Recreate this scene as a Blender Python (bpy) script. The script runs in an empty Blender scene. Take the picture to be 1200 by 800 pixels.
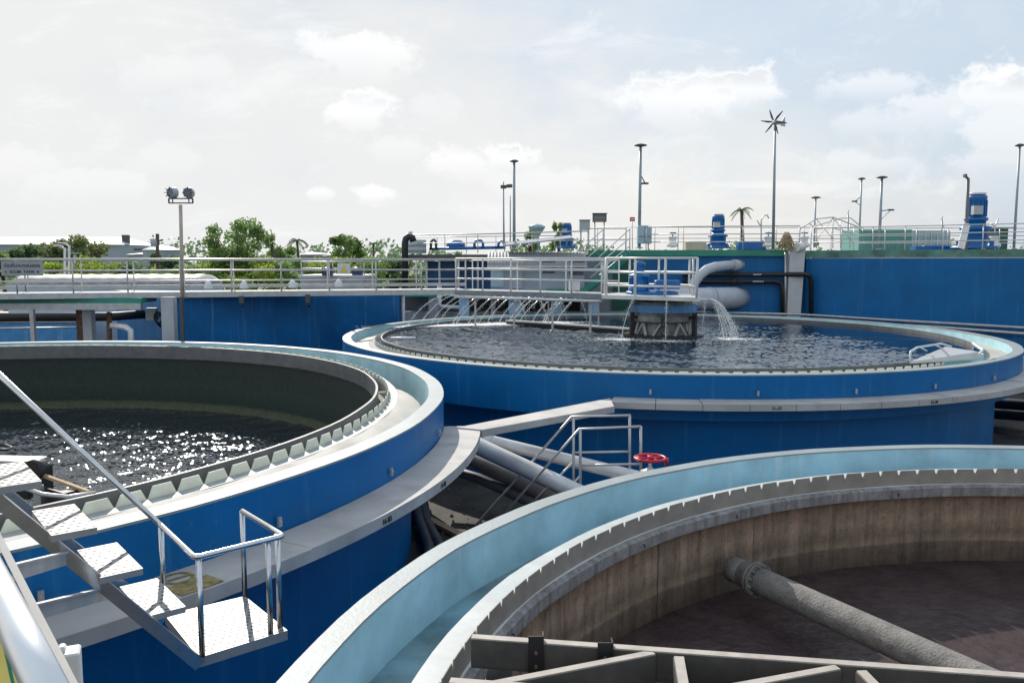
import bpy, math, random
from mathutils import Vector, Matrix
random.seed(7)
SC = bpy.context.scene
COL = SC.collection
EYE = 4.9
F, YH = 967.6, 305.5
PITCH = math.atan((400 - YH) / F)
CP, SP = math.cos(PITCH), math.sin(PITCH)
R = math.radians
PI = math.pi

# ------------------------------------------------------------------ survey helpers (photo pixel -> real place)
def ray(x, y):
    x -= 600; y -= 400
    return x, F * CP - y * SP, -F * SP - y * CP
def P(x, y, h):                       # point on the level h metres below the eye
    a, b, c = ray(x, y); t = -h / c
    return Vector((a * t, b * t, EYE - h))
def Q(x, y, d):                       # point at distance d in front of the eye
    a, b, c = ray(x, y); t = d / b
    return Vector((a * t, d, EYE + c * t))
def Z(h): return EYE - h

# ------------------------------------------------------------------ materials
MATS = {}
def nn(nt, typ, **kw):
    n = nt.nodes.new(typ)
    for k, v in kw.items():
        if k in n.inputs: n.inputs[k].default_value = v
        else: setattr(n, k, v)
    return n
def mat(name, col, rough=.6, metal=0., var=.12, scale=3., bump=0., bscale=40., streak=0., streak_col=(.6,.65,.68), spots=0., spot_col=(.1,.08,.06), spec=.5, coat=0., squash=(1,1,1), grime=0.):
    if name in MATS: return MATS[name]
    m = bpy.data.materials.new(name); m.use_nodes = True
    nt = m.node_tree; L = nt.links.new
    b = nt.nodes['Principled BSDF']
    b.inputs['Roughness'].default_value = rough; b.inputs['Metallic'].default_value = metal
    b.inputs['Specular IOR Level'].default_value = spec
    b.inputs['Coat Weight'].default_value = coat
    tc = nn(nt, 'ShaderNodeNewGeometry')
    mp = nn(nt, 'ShaderNodeMapping'); mp.inputs['Scale'].default_value = squash
    L(tc.outputs['Position'], mp.inputs['Vector'])
    n1 = nn(nt, 'ShaderNodeTexNoise', Scale=scale, Detail=6., Roughness=.6); L(mp.outputs[0], n1.inputs['Vector'])
    mx = nn(nt, 'ShaderNodeMix', data_type='RGBA')
    lo = [c * (1 - var * 1.6) for c in col]; hi = [min(1, c * (1 + var * 1.2)) for c in col]
    mx.inputs[6].default_value = (*lo, 1); mx.inputs[7].default_value = (*hi, 1)
    rp = nn(nt, 'ShaderNodeMapRange'); rp.inputs[1].default_value = .3; rp.inputs[2].default_value = .7
    L(n1.outputs[0], rp.inputs[0]); L(rp.outputs[0], mx.inputs[0])
    cur = mx.outputs[2]
    if streak:
        m2 = nn(nt, 'ShaderNodeMapping'); m2.inputs['Scale'].default_value = (1.6, 1.6, .09)
        L(tc.outputs['Position'], m2.inputs['Vector'])
        n2 = nn(nt, 'ShaderNodeTexNoise', Scale=3.2, Detail=5., Roughness=.65); L(m2.outputs[0], n2.inputs['Vector'])
        r2 = nn(nt, 'ShaderNodeMapRange'); r2.inputs[1].default_value = .56; r2.inputs[2].default_value = .74; r2.inputs[4].default_value = streak
        L(n2.outputs[0], r2.inputs[0])
        x2 = nn(nt, 'ShaderNodeMix', data_type='RGBA'); x2.inputs[7].default_value = (*streak_col, 1)
        L(r2.outputs[0], x2.inputs[0]); L(cur, x2.inputs[6]); cur = x2.outputs[2]
    if grime:
        n4 = nn(nt, 'ShaderNodeTexNoise', Scale=1.1, Detail=8., Roughness=.7); L(tc.outputs['Position'], n4.inputs['Vector'])
        r4 = nn(nt, 'ShaderNodeMapRange'); r4.inputs[1].default_value = .48; r4.inputs[2].default_value = .72; r4.inputs[4].default_value = grime
        L(n4.outputs[0], r4.inputs[0])
        x4 = nn(nt, 'ShaderNodeMix', data_type='RGBA'); x4.inputs[7].default_value = (*spot_col, 1)
        L(r4.outputs[0], x4.inputs[0]); L(cur, x4.inputs[6]); cur = x4.outputs[2]
    if spots:
        n3 = nn(nt, 'ShaderNodeTexNoise', Scale=14., Detail=4., Roughness=.7); L(tc.outputs['Position'], n3.inputs['Vector'])
        r3 = nn(nt, 'ShaderNodeMapRange'); r3.inputs[1].default_value = .6; r3.inputs[2].default_value = .7; r3.inputs[4].default_value = spots
        L(n3.outputs[0], r3.inputs[0])
        x3 = nn(nt, 'ShaderNodeMix', data_type='RGBA'); x3.inputs[7].default_value = (*spot_col, 1)
        L(r3.outputs[0], x3.inputs[0]); L(cur, x3.inputs[6]); cur = x3.outputs[2]
    L(cur, b.inputs['Base Color'])
    if bump:
        nb = nn(nt, 'ShaderNodeTexNoise', Scale=bscale, Detail=5., Roughness=.6); L(tc.outputs['Position'], nb.inputs['Vector'])
        bp = nn(nt, 'ShaderNodeBump', Strength=bump, Distance=.02); L(nb.outputs[0], bp.inputs['Height']); L(bp.outputs[0], b.inputs['Normal'])
    MATS[name] = m
    return m

def band_mat(name, bands, rough=.7, scale=2.0, wob=.12, bump=.3, spots=.0, spot_col=(.02,.015,.01), vstreak=0.):
    """concrete whose stains lie in level bands (tide marks); bands = [(world z, colour)] rising"""
    m = bpy.data.materials.new(name); m.use_nodes = True; nt = m.node_tree; L = nt.links.new
    b = nt.nodes['Principled BSDF']; b.inputs['Roughness'].default_value = rough
    g = nn(nt, 'ShaderNodeNewGeometry'); sx = nn(nt, 'ShaderNodeSeparateXYZ'); L(g.outputs['Position'], sx.inputs[0])
    n = nn(nt, 'ShaderNodeTexNoise', Scale=scale, Detail=7., Roughness=.65)
    mp = nn(nt, 'ShaderNodeMapping'); mp.inputs['Scale'].default_value = (1, 1, 2.2); L(g.outputs['Position'], mp.inputs[0]); L(mp.outputs[0], n.inputs['Vector'])
    md = nn(nt, 'ShaderNodeMath', operation='MULTIPLY_ADD'); md.inputs[1].default_value = wob * 2; L(n.outputs[0], md.inputs[0])
    sb = nn(nt, 'ShaderNodeMath', operation='SUBTRACT'); sb.inputs[1].default_value = wob; L(sx.outputs[2], sb.inputs[0]); L(sb.outputs[0], md.inputs[2])
    z0, z1 = bands[0][0], bands[-1][0]
    mr = nn(nt, 'ShaderNodeMapRange'); mr.inputs[1].default_value = z0; mr.inputs[2].default_value = z1; L(md.outputs[0], mr.inputs[0])
    cr = nn(nt, 'ShaderNodeValToRGB'); L(mr.outputs[0], cr.inputs[0])
    for z, c in bands[1:-1]: cr.color_ramp.elements.new((z - z0) / (z1 - z0))
    for e, (z, c) in zip(cr.color_ramp.elements, bands): e.color = (*c, 1)
    n2 = nn(nt, 'ShaderNodeTexNoise', Scale=9., Detail=8., Roughness=.7); L(g.outputs['Position'], n2.inputs['Vector'])
    r2 = nn(nt, 'ShaderNodeMapRange'); r2.inputs[1].default_value = .3; r2.inputs[2].default_value = .7; r2.inputs[3].default_value = .72; r2.inputs[4].default_value = 1.25; L(n2.outputs[0], r2.inputs[0])
    mu = nn(nt, 'ShaderNodeVectorMath', operation='SCALE'); L(cr.outputs[0], mu.inputs[0]); L(r2.outputs[0], mu.inputs['Scale'])
    cur = mu.outputs[0]
    if spots:
        n3 = nn(nt, 'ShaderNodeTexNoise', Scale=24., Detail=4., Roughness=.7); L(g.outputs['Position'], n3.inputs['Vector'])
        r3 = nn(nt, 'ShaderNodeMapRange'); r3.inputs[1].default_value = .6; r3.inputs[2].default_value = .68; r3.inputs[4].default_value = spots; L(n3.outputs[0], r3.inputs[0])
        x3 = nn(nt, 'ShaderNodeMix', data_type='RGBA'); x3.inputs[7].default_value = (*spot_col, 1); L(r3.outputs[0], x3.inputs[0]); L(cur, x3.inputs[6]); cur = x3.outputs[2]
    if vstreak:
        m4 = nn(nt, 'ShaderNodeMapping'); m4.inputs['Scale'].default_value = (2.4, 2.4, .22); L(g.outputs['Position'], m4.inputs[0])
        n4 = nn(nt, 'ShaderNodeTexNoise', Scale=4., Detail=6., Roughness=.7); L(m4.outputs[0], n4.inputs['Vector'])
        r4 = nn(nt, 'ShaderNodeMapRange'); r4.inputs[1].default_value = .35; r4.inputs[2].default_value = .68; r4.inputs[3].default_value = 1 + vstreak * .5; r4.inputs[4].default_value = 1 - vstreak; L(n4.outputs[0], r4.inputs[0])
        v4 = nn(nt, 'ShaderNodeVectorMath', operation='SCALE'); L(cur, v4.inputs[0]); L(r4.outputs[0], v4.inputs['Scale']); cur = v4.outputs[0]
    L(cur, b.inputs['Base Color'])
    bp = nn(nt, 'ShaderNodeBump', Strength=bump, Distance=.02); L(n2.outputs[0], bp.inputs['Height']); L(bp.outputs[0], b.inputs['Normal'])
    return m

def water_mat(name, col, rough, bump, scale, stretch=(1, 1, 1), rmask=None, bump2=.0, dist=.03, spec=.5, detail=2., ior=1.33):
    m = bpy.data.materials.new(name); m.use_nodes = True; nt = m.node_tree; L = nt.links.new
    b = nt.nodes['Principled BSDF']; b.inputs['Base Color'].default_value = (*col, 1)
    b.inputs['Roughness'].default_value = rough; b.inputs['IOR'].default_value = ior; b.inputs['Specular IOR Level'].default_value = spec
    g = nn(nt, 'ShaderNodeNewGeometry'); mp = nn(nt, 'ShaderNodeMapping'); mp.inputs['Scale'].default_value = stretch
    L(g.outputs['Position'], mp.inputs[0])
    n1 = nn(nt, 'ShaderNodeTexNoise', Scale=scale, Detail=detail, Roughness=.45, Distortion=.3); L(mp.outputs[0], n1.inputs['Vector'])
    n2 = nn(nt, 'ShaderNodeTexNoise', Scale=scale * .23, Detail=2.); L(mp.outputs[0], n2.inputs['Vector'])
    ad = nn(nt, 'ShaderNodeMath', operation='MULTIPLY_ADD'); ad.inputs[1].default_value = 2.0; L(n2.outputs[0], ad.inputs[0]); L(n1.outputs[0], ad.inputs[2])
    bp = nn(nt, 'ShaderNodeBump', Strength=bump, Distance=dist); L(ad.outputs[0], bp.inputs['Height'])
    if rmask:       # ripples die out away from the point where the jets strike
        (cx, cy), r0, r1, lo = rmask
        vd = nn(nt, 'ShaderNodeVectorMath', operation='DISTANCE'); vd.inputs[1].default_value = (cx, cy, Z(2.42)); L(g.outputs['Position'], vd.inputs[0])
        n5 = nn(nt, 'ShaderNodeTexNoise', Scale=.5, Detail=3.); L(g.outputs['Position'], n5.inputs['Vector'])
        a5 = nn(nt, 'ShaderNodeMath', operation='MULTIPLY_ADD'); a5.inputs[1].default_value = 5.; L(n5.outputs[0], a5.inputs[0]); L(vd.outputs['Value'], a5.inputs[2])
        mr = nn(nt, 'ShaderNodeMapRange'); mr.inputs[1].default_value = r0 + 2.5; mr.inputs[2].default_value = r1 + 2.5; mr.inputs[3].default_value = bump; mr.inputs[4].default_value = lo
        L(a5.outputs[0], mr.inputs[0]); L(mr.outputs[0], bp.inputs['Strength'])
    L(bp.outputs[0], b.inputs['Normal'])
    return m

M = dict(
 blue = mat('blue_paint', (.0, .130, .36), .45, spec=.3, var=.10, scale=.8, streak=.26, streak_col=(.12, .30, .52), bump=.10, bscale=5, spots=.10, spot_col=(.3,.35,.4)),
 blue_old = mat('weathered_blue_paint', (.0, .125, .34), .5, spec=.3, var=.16, scale=1.2, streak=.4, streak_col=(.24, .36, .5), bump=.08, bscale=8),
 cyan = mat('pale_cyan_paint', (.36, .60, .68), .55, var=.13, scale=1.6, streak=.25, streak_col=(.50, .62, .62), bump=.12, bscale=30, grime=.35, spot_col=(.42, .5, .48)),
 cyan_sh = mat('worn_cyan_paint', (.33, .58, .71), .55, var=.16, scale=1.8, streak=.6, streak_col=(.55, .72, .76), bump=.12, bscale=30, grime=.4, spot_col=(.30, .52, .60)),
 rimtop = mat('pale_rim_coating', (.25, .295, .31), .55, var=.1, scale=2., bump=.15, bscale=30, grime=.5, spot_col=(.21, .22, .21)),
 cream = mat('cream_mortar', (.50, .475, .43), .7, var=.12, scale=1.5, bump=.2, bscale=25, grime=.35, spot_col=(.30, .27, .22)),
 gravel = mat('dried_scum', (.28, .25, .2), .9, var=.5, scale=24, bump=.8, bscale=60, spots=.5, spot_col=(.5, .48, .42)),
 flood = mat('wet_launder_floor', (.16, .29, .34), .3, var=.4, scale=2., bump=.1, bscale=12, grime=.6, spot_col=(.24, .3, .29)),
 slab = mat('walkway_concrete', (.47, .45, .43), .75, var=.16, scale=2.2, bump=.15, bscale=50, grime=.5, spot_col=(.29, .28, .27)),
 conc = mat('grey_concrete', (.30, .30, .30), .8, var=.15, scale=2., bump=.15, bscale=30, grime=.3, spot_col=(.18, .18, .17)),
 paleconc = mat('pale_concrete', (.46, .47, .48), .75, var=.12, scale=1.2, streak=.2, streak_col=(.3, .3, .3)),
 weirw = mat('white_weir_plate', (.66, .68, .64), .5, var=.12, scale=6., grime=.3, spot_col=(.4, .42, .36)),
 weirb = mat('beige_weir_plate', (.29, .265, .235), .55, var=.12, scale=5., grime=.3, spot_col=(.3, .25, .2)),
 baffle = mat('grey_baffle', (.13, .135, .14), .5, var=.15, scale=4., grime=.4, spot_col=(.22, .23, .22)),
 steel = mat('brushed_steel', (.66, .66, .66), .24, metal=1., var=.08, scale=8.),
 galv = mat('galvanised_steel', (.50, .50, .50), .42, metal=.55, var=.1, scale=5.),
 rail = mat('rail_paint', (.55, .54, .52), .4, metal=.35, var=.1, scale=3.),
 railw = mat('white_rail_paint', (.66, .67, .66), .4, var=.08, scale=3.),
 tread = mat('tread_plate', (.31, .306, .30), .45, metal=.1, var=.1, scale=5., spots=.15, spot_col=(.5, .48, .45)),
 lug = mat('tread_lug', (.07, .07, .07), .5, metal=.3),
 silver = mat('silver_pipe_paint', (.74, .73, .72), .3, metal=.12, var=.1, scale=2., grime=.25, spot_col=(.3, .29, .28)),
 lav = mat('pale_pipe_paint', (.50, .52, .57), .5, var=.08, scale=1.5),
 dark = mat('black_steel', (.018, .018, .02), .5, var=.2),
 dkgrey = mat('dark_grey_steel', (.075, .08, .085), .55, var=.2, scale=3., grime=.3, spot_col=(.12, .1, .09)),
 beam = mat('weathered_beam_shaded', (.07, .066, .06), .65, var=.2, scale=6., grime=.35, spot_col=(.13, .12, .10), bump=.1),  # beam steel with the shade on webs put into the colour
 beamlit = mat('weathered_beam_sunlit', (.42, .38, .34), .7, var=.15, scale=8., grime=.3, spot_col=(.28, .24, .2)),  # same steel, with sunlight on the top flanges put into the colour
 ground = mat('dark_yard', (.050, .045, .040), .85, var=.4, scale=1.3, bump=.5, bscale=12, spots=.3, spot_col=(.12, .1, .08)),
 green = mat('green_paint', (.03, .25, .18), .5, var=.15, scale=1.),
 teal = mat('teal_panel', (.13, .36, .32), .5, var=.08, scale=.6, streak=.15),
 motor = mat('blue_enamel', (.004, .12, .36), .35, var=.1, scale=4.),
 red = mat('red_enamel', (.62, .02, .05), .35, var=.1, scale=10.),
 yellow = mat('faded_yellow_paint', (.30, .24, .09), .7, var=.35, scale=14., spots=.8, spot_col=(.3, .28, .2)),
 yell = mat('yellow_board', (.75, .60, .14), .5, var=.08),
 white = mat('white_board', (.72, .72, .72), .5, var=.06),
 black = mat('black_lettering', (.02, .02, .025), .6),
 rust = mat('rusty_plate', (.16, .09, .06), .8, var=.3, scale=9),
 wood = mat('tan_plank', (.42, .29, .18), .8, var=.2, scale=10, squash=(1, 1, 6)),
 rope = mat('straw_rope', (.45, .36, .22), .85, var=.3, scale=20),
 grbox = mat('grey_cabinet', (.42, .45, .46), .5, var=.06),
 bluebox = mat('pale_blue_cabinet', (.36, .48, .56), .5, var=.06),
 bluecol = mat('pale_blue_column', (.33, .50, .66), .6, var=.1, streak=.2),
 shed = mat('blue_grey_cladding', (.30, .35, .42), .5, var=.08, scale=1.),
 roof = mat('corrugated_roof', (.24, .25, .27), .6, metal=.0, var=.1, scale=2.),
 solar = mat('solar_glass', (.30, .33, .38), .15, var=.1),
 wroof = mat('white_roof_sheet', (.55, .56, .57), .5, var=.04, scale=.3),
 lilac = mat('pale_lilac_wall', (.36, .40, .47), .6, var=.05, scale=.3),
 tarp = mat('pale_vault_sheet', (.36, .345, .34), .6, var=.08, scale=.8),
 tarpside = mat('pale_blue_vault_side', (.38, .45, .52), .6, var=.08, scale=.8),
 bark = mat('bark', (.10, .075, .055), .9, var=.25, scale=3., squash=(1, 1, .3)),
 skylamp = mat('lamp_glass', (.12, .15, .2), .2, var=.1),
 droplet = mat('white_water', (.80, .84, .86), .15, var=.03),
 foam = mat('foam', (.78, .80, .80), .5, var=.05),
 fleshpink = mat('pump_cover', (.58, .48, .38), .6),
)
def leafmat(name, a, b):
    m = bpy.data.materials.new(name); m.use_nodes = True; nt = m.node_tree; L = nt.links.new
    p = nt.nodes['Principled BSDF']; p.inputs['Roughness'].default_value = .55; p.inputs['Specular IOR Level'].default_value = .25
    g = nn(nt, 'ShaderNodeNewGeometry'); n = nn(nt, 'ShaderNodeTexNoise', Scale=1.3, Detail=5.); L(g.outputs['Position'], n.inputs['Vector'])
    mr = nn(nt, 'ShaderNodeMapRange'); mr.inputs[1].default_value = .35; mr.inputs[2].default_value = .65; L(n.outputs[0], mr.inputs[0])
    x = nn(nt, 'ShaderNodeMix', data_type='RGBA'); x.inputs[6].default_value = (*a, 1); x.inputs[7].default_value = (*b, 1); L(mr.outputs[0], x.inputs[0])
    L(x.outputs[2], p.inputs['Base Color'])
    t = nn(nt, 'ShaderNodeBsdfTranslucent'); L(x.outputs[2], t.inputs['Color'])
    ms = nn(nt, 'ShaderNodeMixShader'); ms.inputs[0].default_value = .45
    L(p.outputs[0], ms.inputs[1]); L(t.outputs[0], ms.inputs[2]); L(ms.outputs[0], nt.nodes['Material Output'].inputs[0])
    return m
LEAF = [leafmat('leaf_mid', (.13, .22, .07), (.28, .40, .14)), leafmat('leaf_dark', (.12, .19, .10), (.20, .30, .15)), leafmat('leaf_yellow', (.18, .28, .05), (.40, .50, .09)), leafmat('leaf_red', (.13, .18, .07), (.27, .29, .12))]  # leaf tones lightened so the colour stands in for distance haze

# ------------------------------------------------------------------ mesh building
ORIG = {}
def tag(o, label, cat, group=None, kind=None):
    if label: o['label'] = label
    if cat: o['category'] = cat
    if group: o['group'] = group
    if kind: o['kind'] = kind
    return o
def thing(name, label, cat, loc=(0, 0, 0), group=None):
    o = bpy.data.objects.new(name, None); COL.objects.link(o); o.empty_display_size = .3
    o.location = loc; ORIG[o.name] = Vector(loc)
    return tag(o, label, cat, group)
class MB:
    def __init__(s): s.v = []; s.f = []; s.m = []; s.s = []
    def add(s, vs, fs, m=0, smooth=False):
        o = len(s.v); s.v += [Vector(v) for v in vs]
        for f in fs: s.f.append([o + i for i in f]); s.m.append(m); s.s.append(smooth)
        return s
    def box(s, c, size, rz=0, m=0):
        c = Vector(c); hx, hy, hz = [a / 2 for a in size]; rt = Matrix.Rotation(rz, 3, 'Z')
        vs = [c + rt @ Vector((x * hx, y * hy, z * hz)) for x in (-1, 1) for y in (-1, 1) for z in (-1, 1)]
        return s.add(vs, [(0, 1, 3, 2), (4, 6, 7, 5), (0, 4, 5, 1), (2, 3, 7, 6), (0, 2, 6, 4), (1, 5, 7, 3)], m)
    def bar(s, a, b, w, h, m=0, up=(0, 0, 1)):          # rectangular bar along a->b, w across, h upright
        a, b = Vector(a), Vector(b); d = (b - a).normalized(); u = Vector(up)
        sd = d.cross(u)
        if sd.length < 1e-4: sd = d.cross(Vector((1, 0, 0)))
        sd.normalize(); u = sd.cross(d).normalized()
        vs = [p + sd * x * w / 2 + u * z * h / 2 for p in (a, b) for x in (-1, 1) for z in (-1, 1)]
        return s.add(vs, [(0, 1, 3, 2), (4, 6, 7, 5), (0, 4, 5, 1), (2, 3, 7, 6), (0, 2, 6, 4), (1, 5, 7, 3)], m)
    def tube(s, pts, r, n=8, m=0, caps=True):
        pts = [Vector(p) for p in pts]; k = len(pts); rr = r if isinstance(r, (list, tuple)) else [r] * k
        vs = []; ref = None
        for i, p in enumerate(pts):
            d = (pts[min(i + 1, k - 1)] - pts[max(i - 1, 0)]).normalized()
            if ref is None: ref = d.orthogonal().normalized()
            ref = (ref - d * ref.dot(d)).normalized(); o = d.cross(ref)
            vs += [p + (ref * math.cos(2 * PI * j / n) + o * math.sin(2 * PI * j / n)) * rr[i] for j in range(n)]
        fs = [(i * n + j, i * n + (j + 1) % n, (i + 1) * n + (j + 1) % n, (i + 1) * n + j) for i in range(k - 1) for j in range(n)]
        s.add(vs, fs, m, True)
        if caps:
            o = len(s.v) - len(vs); s.f.append([o + j for j in range(n)][::-1]); s.m.append(m); s.s.append(False)
            s.f.append([o + (k - 1) * n + j for j in range(n)]); s.m.append(m); s.s.append(False)
        return s
    def lathe(s, c, prof, n=24, m=0, smooth=True, rot=0):
        c = Vector(c); k = len(prof)
        vs = [c + Vector((r * math.cos(rot + 2 * PI * j / n), r * math.sin(rot + 2 * PI * j / n), z)) for r, z in prof for j in range(n)]
        fs = [(i * n + j, i * n + (j + 1) % n, (i + 1) * n + (j + 1) % n, (i + 1) * n + j) for i in range(k - 1) for j in range(n)]
        return s.add(vs, fs, m, smooth)
    def ring(s, c, prof, a0, a1, n, m=0, closed=True, smooth=True, wob=0.006):
        """closed (r,z) profile swept round c; every profile edge keeps its own vertices so edges stay sharp"""
        full = abs(a1 - a0) >= 2 * PI - 1e-6; k = len(prof); na = n if full else n + 1
        for e in range(k if closed else k - 1):
            (r0, z0), (r1, z1) = prof[e], prof[(e + 1) % k]
            vs = []
            for i in range(na):
                a = a0 + (a1 - a0) * i / n; w = wob * (math.sin(17 * a) + .7 * math.sin(31 * a + 1))
                ca, sa = math.cos(a), math.sin(a)
                vs += [(c[0] + (r0 + w) * ca, c[1] + (r0 + w) * sa, z0), (c[0] + (r1 + w) * ca, c[1] + (r1 + w) * sa, z1)]
            fs = [(2 * i, 2 * i + 1, 2 * ((i + 1) % na) + 1, 2 * ((i + 1) % na)) for i in range(n)]
            s.add(vs, fs, m, smooth)
        if not full and closed:
            for a in (a0, a1):
                w = wob * (math.sin(17 * a) + .7 * math.sin(31 * a + 1))
                s.add([(c[0] + (r + w) * math.cos(a), c[1] + (r + w) * math.sin(a), z) for r, z in prof], [tuple(range(k))], m)
        return s
    def prism(s, pts, z0, z1, m=0, mtop=None):
        k = len(pts); vs = [(p[0], p[1], z0) for p in pts] + [(p[0], p[1], z1) for p in pts]
        s.add(vs, [(i, (i + 1) % k, k + (i + 1) % k, k + i) for i in range(k)] + [tuple(range(k))[::-1]], m)
        return s.add([(p[0], p[1], z1) for p in pts], [tuple(range(k))], m if mtop is None else mtop)
    def build(s, name, mats, parent=None, bevel=0):
        me = bpy.data.meshes.new(name)
        root = parent
        while root is not None and root.parent is not None: root = root.parent
        off = ORIG.get(root.name, Vector((0, 0, 0))) if root is not None else Vector((0, 0, 0))
        me.from_pydata([tuple(v - off) for v in s.v], [], s.f)
        for mm in (mats if isinstance(mats, (list, tuple)) else [mats]): me.materials.append(mm)
        me.polygons.foreach_set('material_index', s.m); me.polygons.foreach_set('use_smooth', s.s); me.update()
        o = bpy.data.objects.new(name, me); COL.objects.link(o)
        if parent is not None: o.parent = parent
        if bevel:
            md = o.modifiers.new('edge', 'BEVEL'); md.width = bevel; md.segments = 1; md.limit_method = 'ANGLE'
        return o
def children(o): return [c for c in COL.objects if c.parent == o]
def copy_tree(o, parent=None):
    c = o.copy(); COL.objects.link(c); c.parent = parent
    for ch in children(o): copy_tree(ch, c)
    return c
def lettering(name, body, size, mtx, m, parent, extrude=.002, bold=False, align='CENTER', sx=1.0):
    cu = bpy.data.curves.new(name, 'FONT'); cu.body = body; cu.size = size; cu.extrude = extrude; cu.align_x = align; cu.align_y = 'CENTER'
    if bold: cu.offset = size * .018
    tmp = bpy.data.objects.new(name + '_tmp', cu); COL.objects.link(tmp)
    dg = bpy.context.evaluated_depsgraph_get(); dg.update()
    me = bpy.data.meshes.new_from_object(tmp.evaluated_get(dg)); COL.objects.unlink(tmp); bpy.data.objects.remove(tmp)
    me.name = name
    root = parent
    while root.parent is not None: root = root.parent
    off = ORIG.get(root.name, Vector((0, 0, 0)))
    for v in me.vertices: v.co = mtx @ Vector((v.co.x * sx, v.co.y, v.co.z)) - off
    me.materials.clear(); me.materials.append(m)
    o = bpy.data.objects.new(name, me); COL.objects.link(o); o.parent = parent
    return o
def face_mtx(pos, nrm, up=(0, 0, 1)):            # local x right, y up, z towards nrm
    n = Vector(nrm).normalized(); u = Vector(up); x = u.cross(n).normalized(); y = n.cross(x)
    mt = Matrix.Identity(4)
    for i in range(3): mt[i][0] = x[i]; mt[i][1] = y[i]; mt[i][2] = n[i]; mt[i][3] = pos[i]
    return mt

# ------------------------------------------------------------------ sky and sun
SUN_EL, SUN_AZ = R(32), R(-21)       # azimuth measured from straight ahead, negative = left
sdir = Vector((math.sin(SUN_AZ) * math.cos(SUN_EL), math.cos(SUN_AZ) * math.cos(SUN_EL), math.sin(SUN_EL)))
w = bpy.data.worlds.new('World'); SC.world = w; w.use_nodes = True
nt = w.node_tree; nt.nodes.clear(); L = nt.links.new
out = nn(nt, 'ShaderNodeOutputWorld'); bg = nn(nt, 'ShaderNodeBackground'); bg.inputs[1].default_value = .11; L(bg.outputs[0], out.inputs[0])
sky = nn(nt, 'ShaderNodeTexSky', sky_type='NISHITA', sun_disc=False, sun_elevation=SUN_EL, sun_rotation=SUN_AZ, air_density=1.3, dust_density=2.5, ozone_density=1.5)
tc = nn(nt, 'ShaderNodeTexCoord'); sx = nn(nt, 'ShaderNodeSeparateXYZ'); L(tc.outputs['Generated'], sx.inputs[0])
def math_(op, a, b=None, clamp=False):
    n = nn(nt, 'ShaderNodeMath', operation=op, use_clamp=clamp)
    for i, v in enumerate((a, b)):
        if v is None: continue
        if isinstance(v, (int, float)): n.inputs[i].default_value = v
        else: L(v, n.inputs[i])
    return n.outputs[0]
def mrange(v, a, b, c=0., d=1., smooth=True):
    n = nn(nt, 'ShaderNodeMapRange'); n.interpolation_type = 'SMOOTHSTEP' if smooth else 'LINEAR'
    L(v, n.inputs[0]); n.inputs[1].default_value = a; n.inputs[2].default_value = b; n.inputs[3].default_value = c; n.inputs[4].default_value = d
    return n.outputs[0]
yy = math_('MAXIMUM', math_('ABSOLUTE', sx.outputs[1]), .12)
U = math_('DIVIDE', sx.outputs[0], yy); V = math_('DIVIDE', sx.outputs[2], yy)
cb = nn(nt, 'ShaderNodeCombineXYZ'); L(U, cb.inputs[0]); L(V, cb.inputs[1])
def noise(scale, detail, rough, off=(0, 0, 0), st=(1, 1, 1), dist=0.):
    mp = nn(nt, 'ShaderNodeMapping'); mp.inputs['Location'].default_value = off; mp.inputs['Scale'].default_value = st; L(cb.outputs[0], mp.inputs[0])
    n = nn(nt, 'ShaderNodeTexNoise', Scale=scale, Detail=detail, Roughness=rough, Distortion=dist); L(mp.outputs[0], n.inputs['Vector']); return n.outputs[0]
wisp = noise(5., 8., .7, off=(5, 2, 0), st=(1, 2.6, 1), dist=.6); big = noise(2.2, 5., .55, st=(1, 1.8, 1)); fine = noise(22., 8., .62, off=(3, 1, 0), st=(1, 1.25, 1)); mid = noise(8., 6., .6, off=(1, 7, 0), st=(1, 1.7, 1))
# bright haze low down and towards the sun, pale blue gaps higher up and to the right
bl = math_('ADD', math_('MULTIPLY', U, .75), math_('MULTIPLY', V, 1.5))
bl = math_('ADD', bl, math_('MULTIPLY', math_('SUBTRACT', big, .5), 1.5))
bl = math_('ADD', bl, math_('MULTIPLY', math_('SUBTRACT', mid, .5), .7))
bl = mrange(bl, -.02, .88, 0, 1.)
veilcol = nn(nt, 'ShaderNodeMix', data_type='RGBA'); veilcol.inputs[6].default_value = (6.75, 6.8, 6.8, 1); veilcol.inputs[7].default_value = (4.75, 5.6, 6.6, 1); L(bl, veilcol.inputs[0])
m1 = nn(nt, 'ShaderNodeMix', data_type='RGBA'); L(mrange(U, -.1, .45, 1., .86), m1.inputs[0]); L(sky.outputs[0], m1.inputs[6]); L(veilcol.outputs[2], m1.inputs[7])
cur = m1.outputs[2]
def uv(x, y): a, b, c = ray(x, y); return a / b, c / b
#            x    y    rx  ry  strength
puffs = [(425, 62, 62, 30, .75), (418, 132, 40, 22, .85), (438, 226, 24, 11, .95), (378, 228, 16, 7, .6), (535, 190, 40, 20, .7), (595, 183, 30, 17, .9), (205, 88, 70, 22, .28), (235, 122, 50, 20, .2), (180, 186, 50, 20, .22), (465, 175, 40, 16, .3),
         (20, 195, 60, 22, .3), (790, 118, 60, 30, .85), (850, 104, 50, 24, .9), (740, 116, 40, 16, .5), (1020, 102, 60, 16, .5), (1180, 105, 55, 45, 1.), (1110, 130, 70, 30, .55), (1010, 145, 40, 14, .35), (1190, 160, 70, 50, .6), (1170, 190, 60, 18, .4), (1010, 192, 60, 14, .35), (660, 215, 70, 18, .35), (100, 215, 90, 18, .3), (515, 130, 30, 18, .25)]
mask = None; shade = None
fz = math_('MULTIPLY', math_('SUBTRACT', fine, .5), 2.2)
mz = math_('MULTIPLY', math_('SUBTRACT', mid, .5), 1.5)
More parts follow.
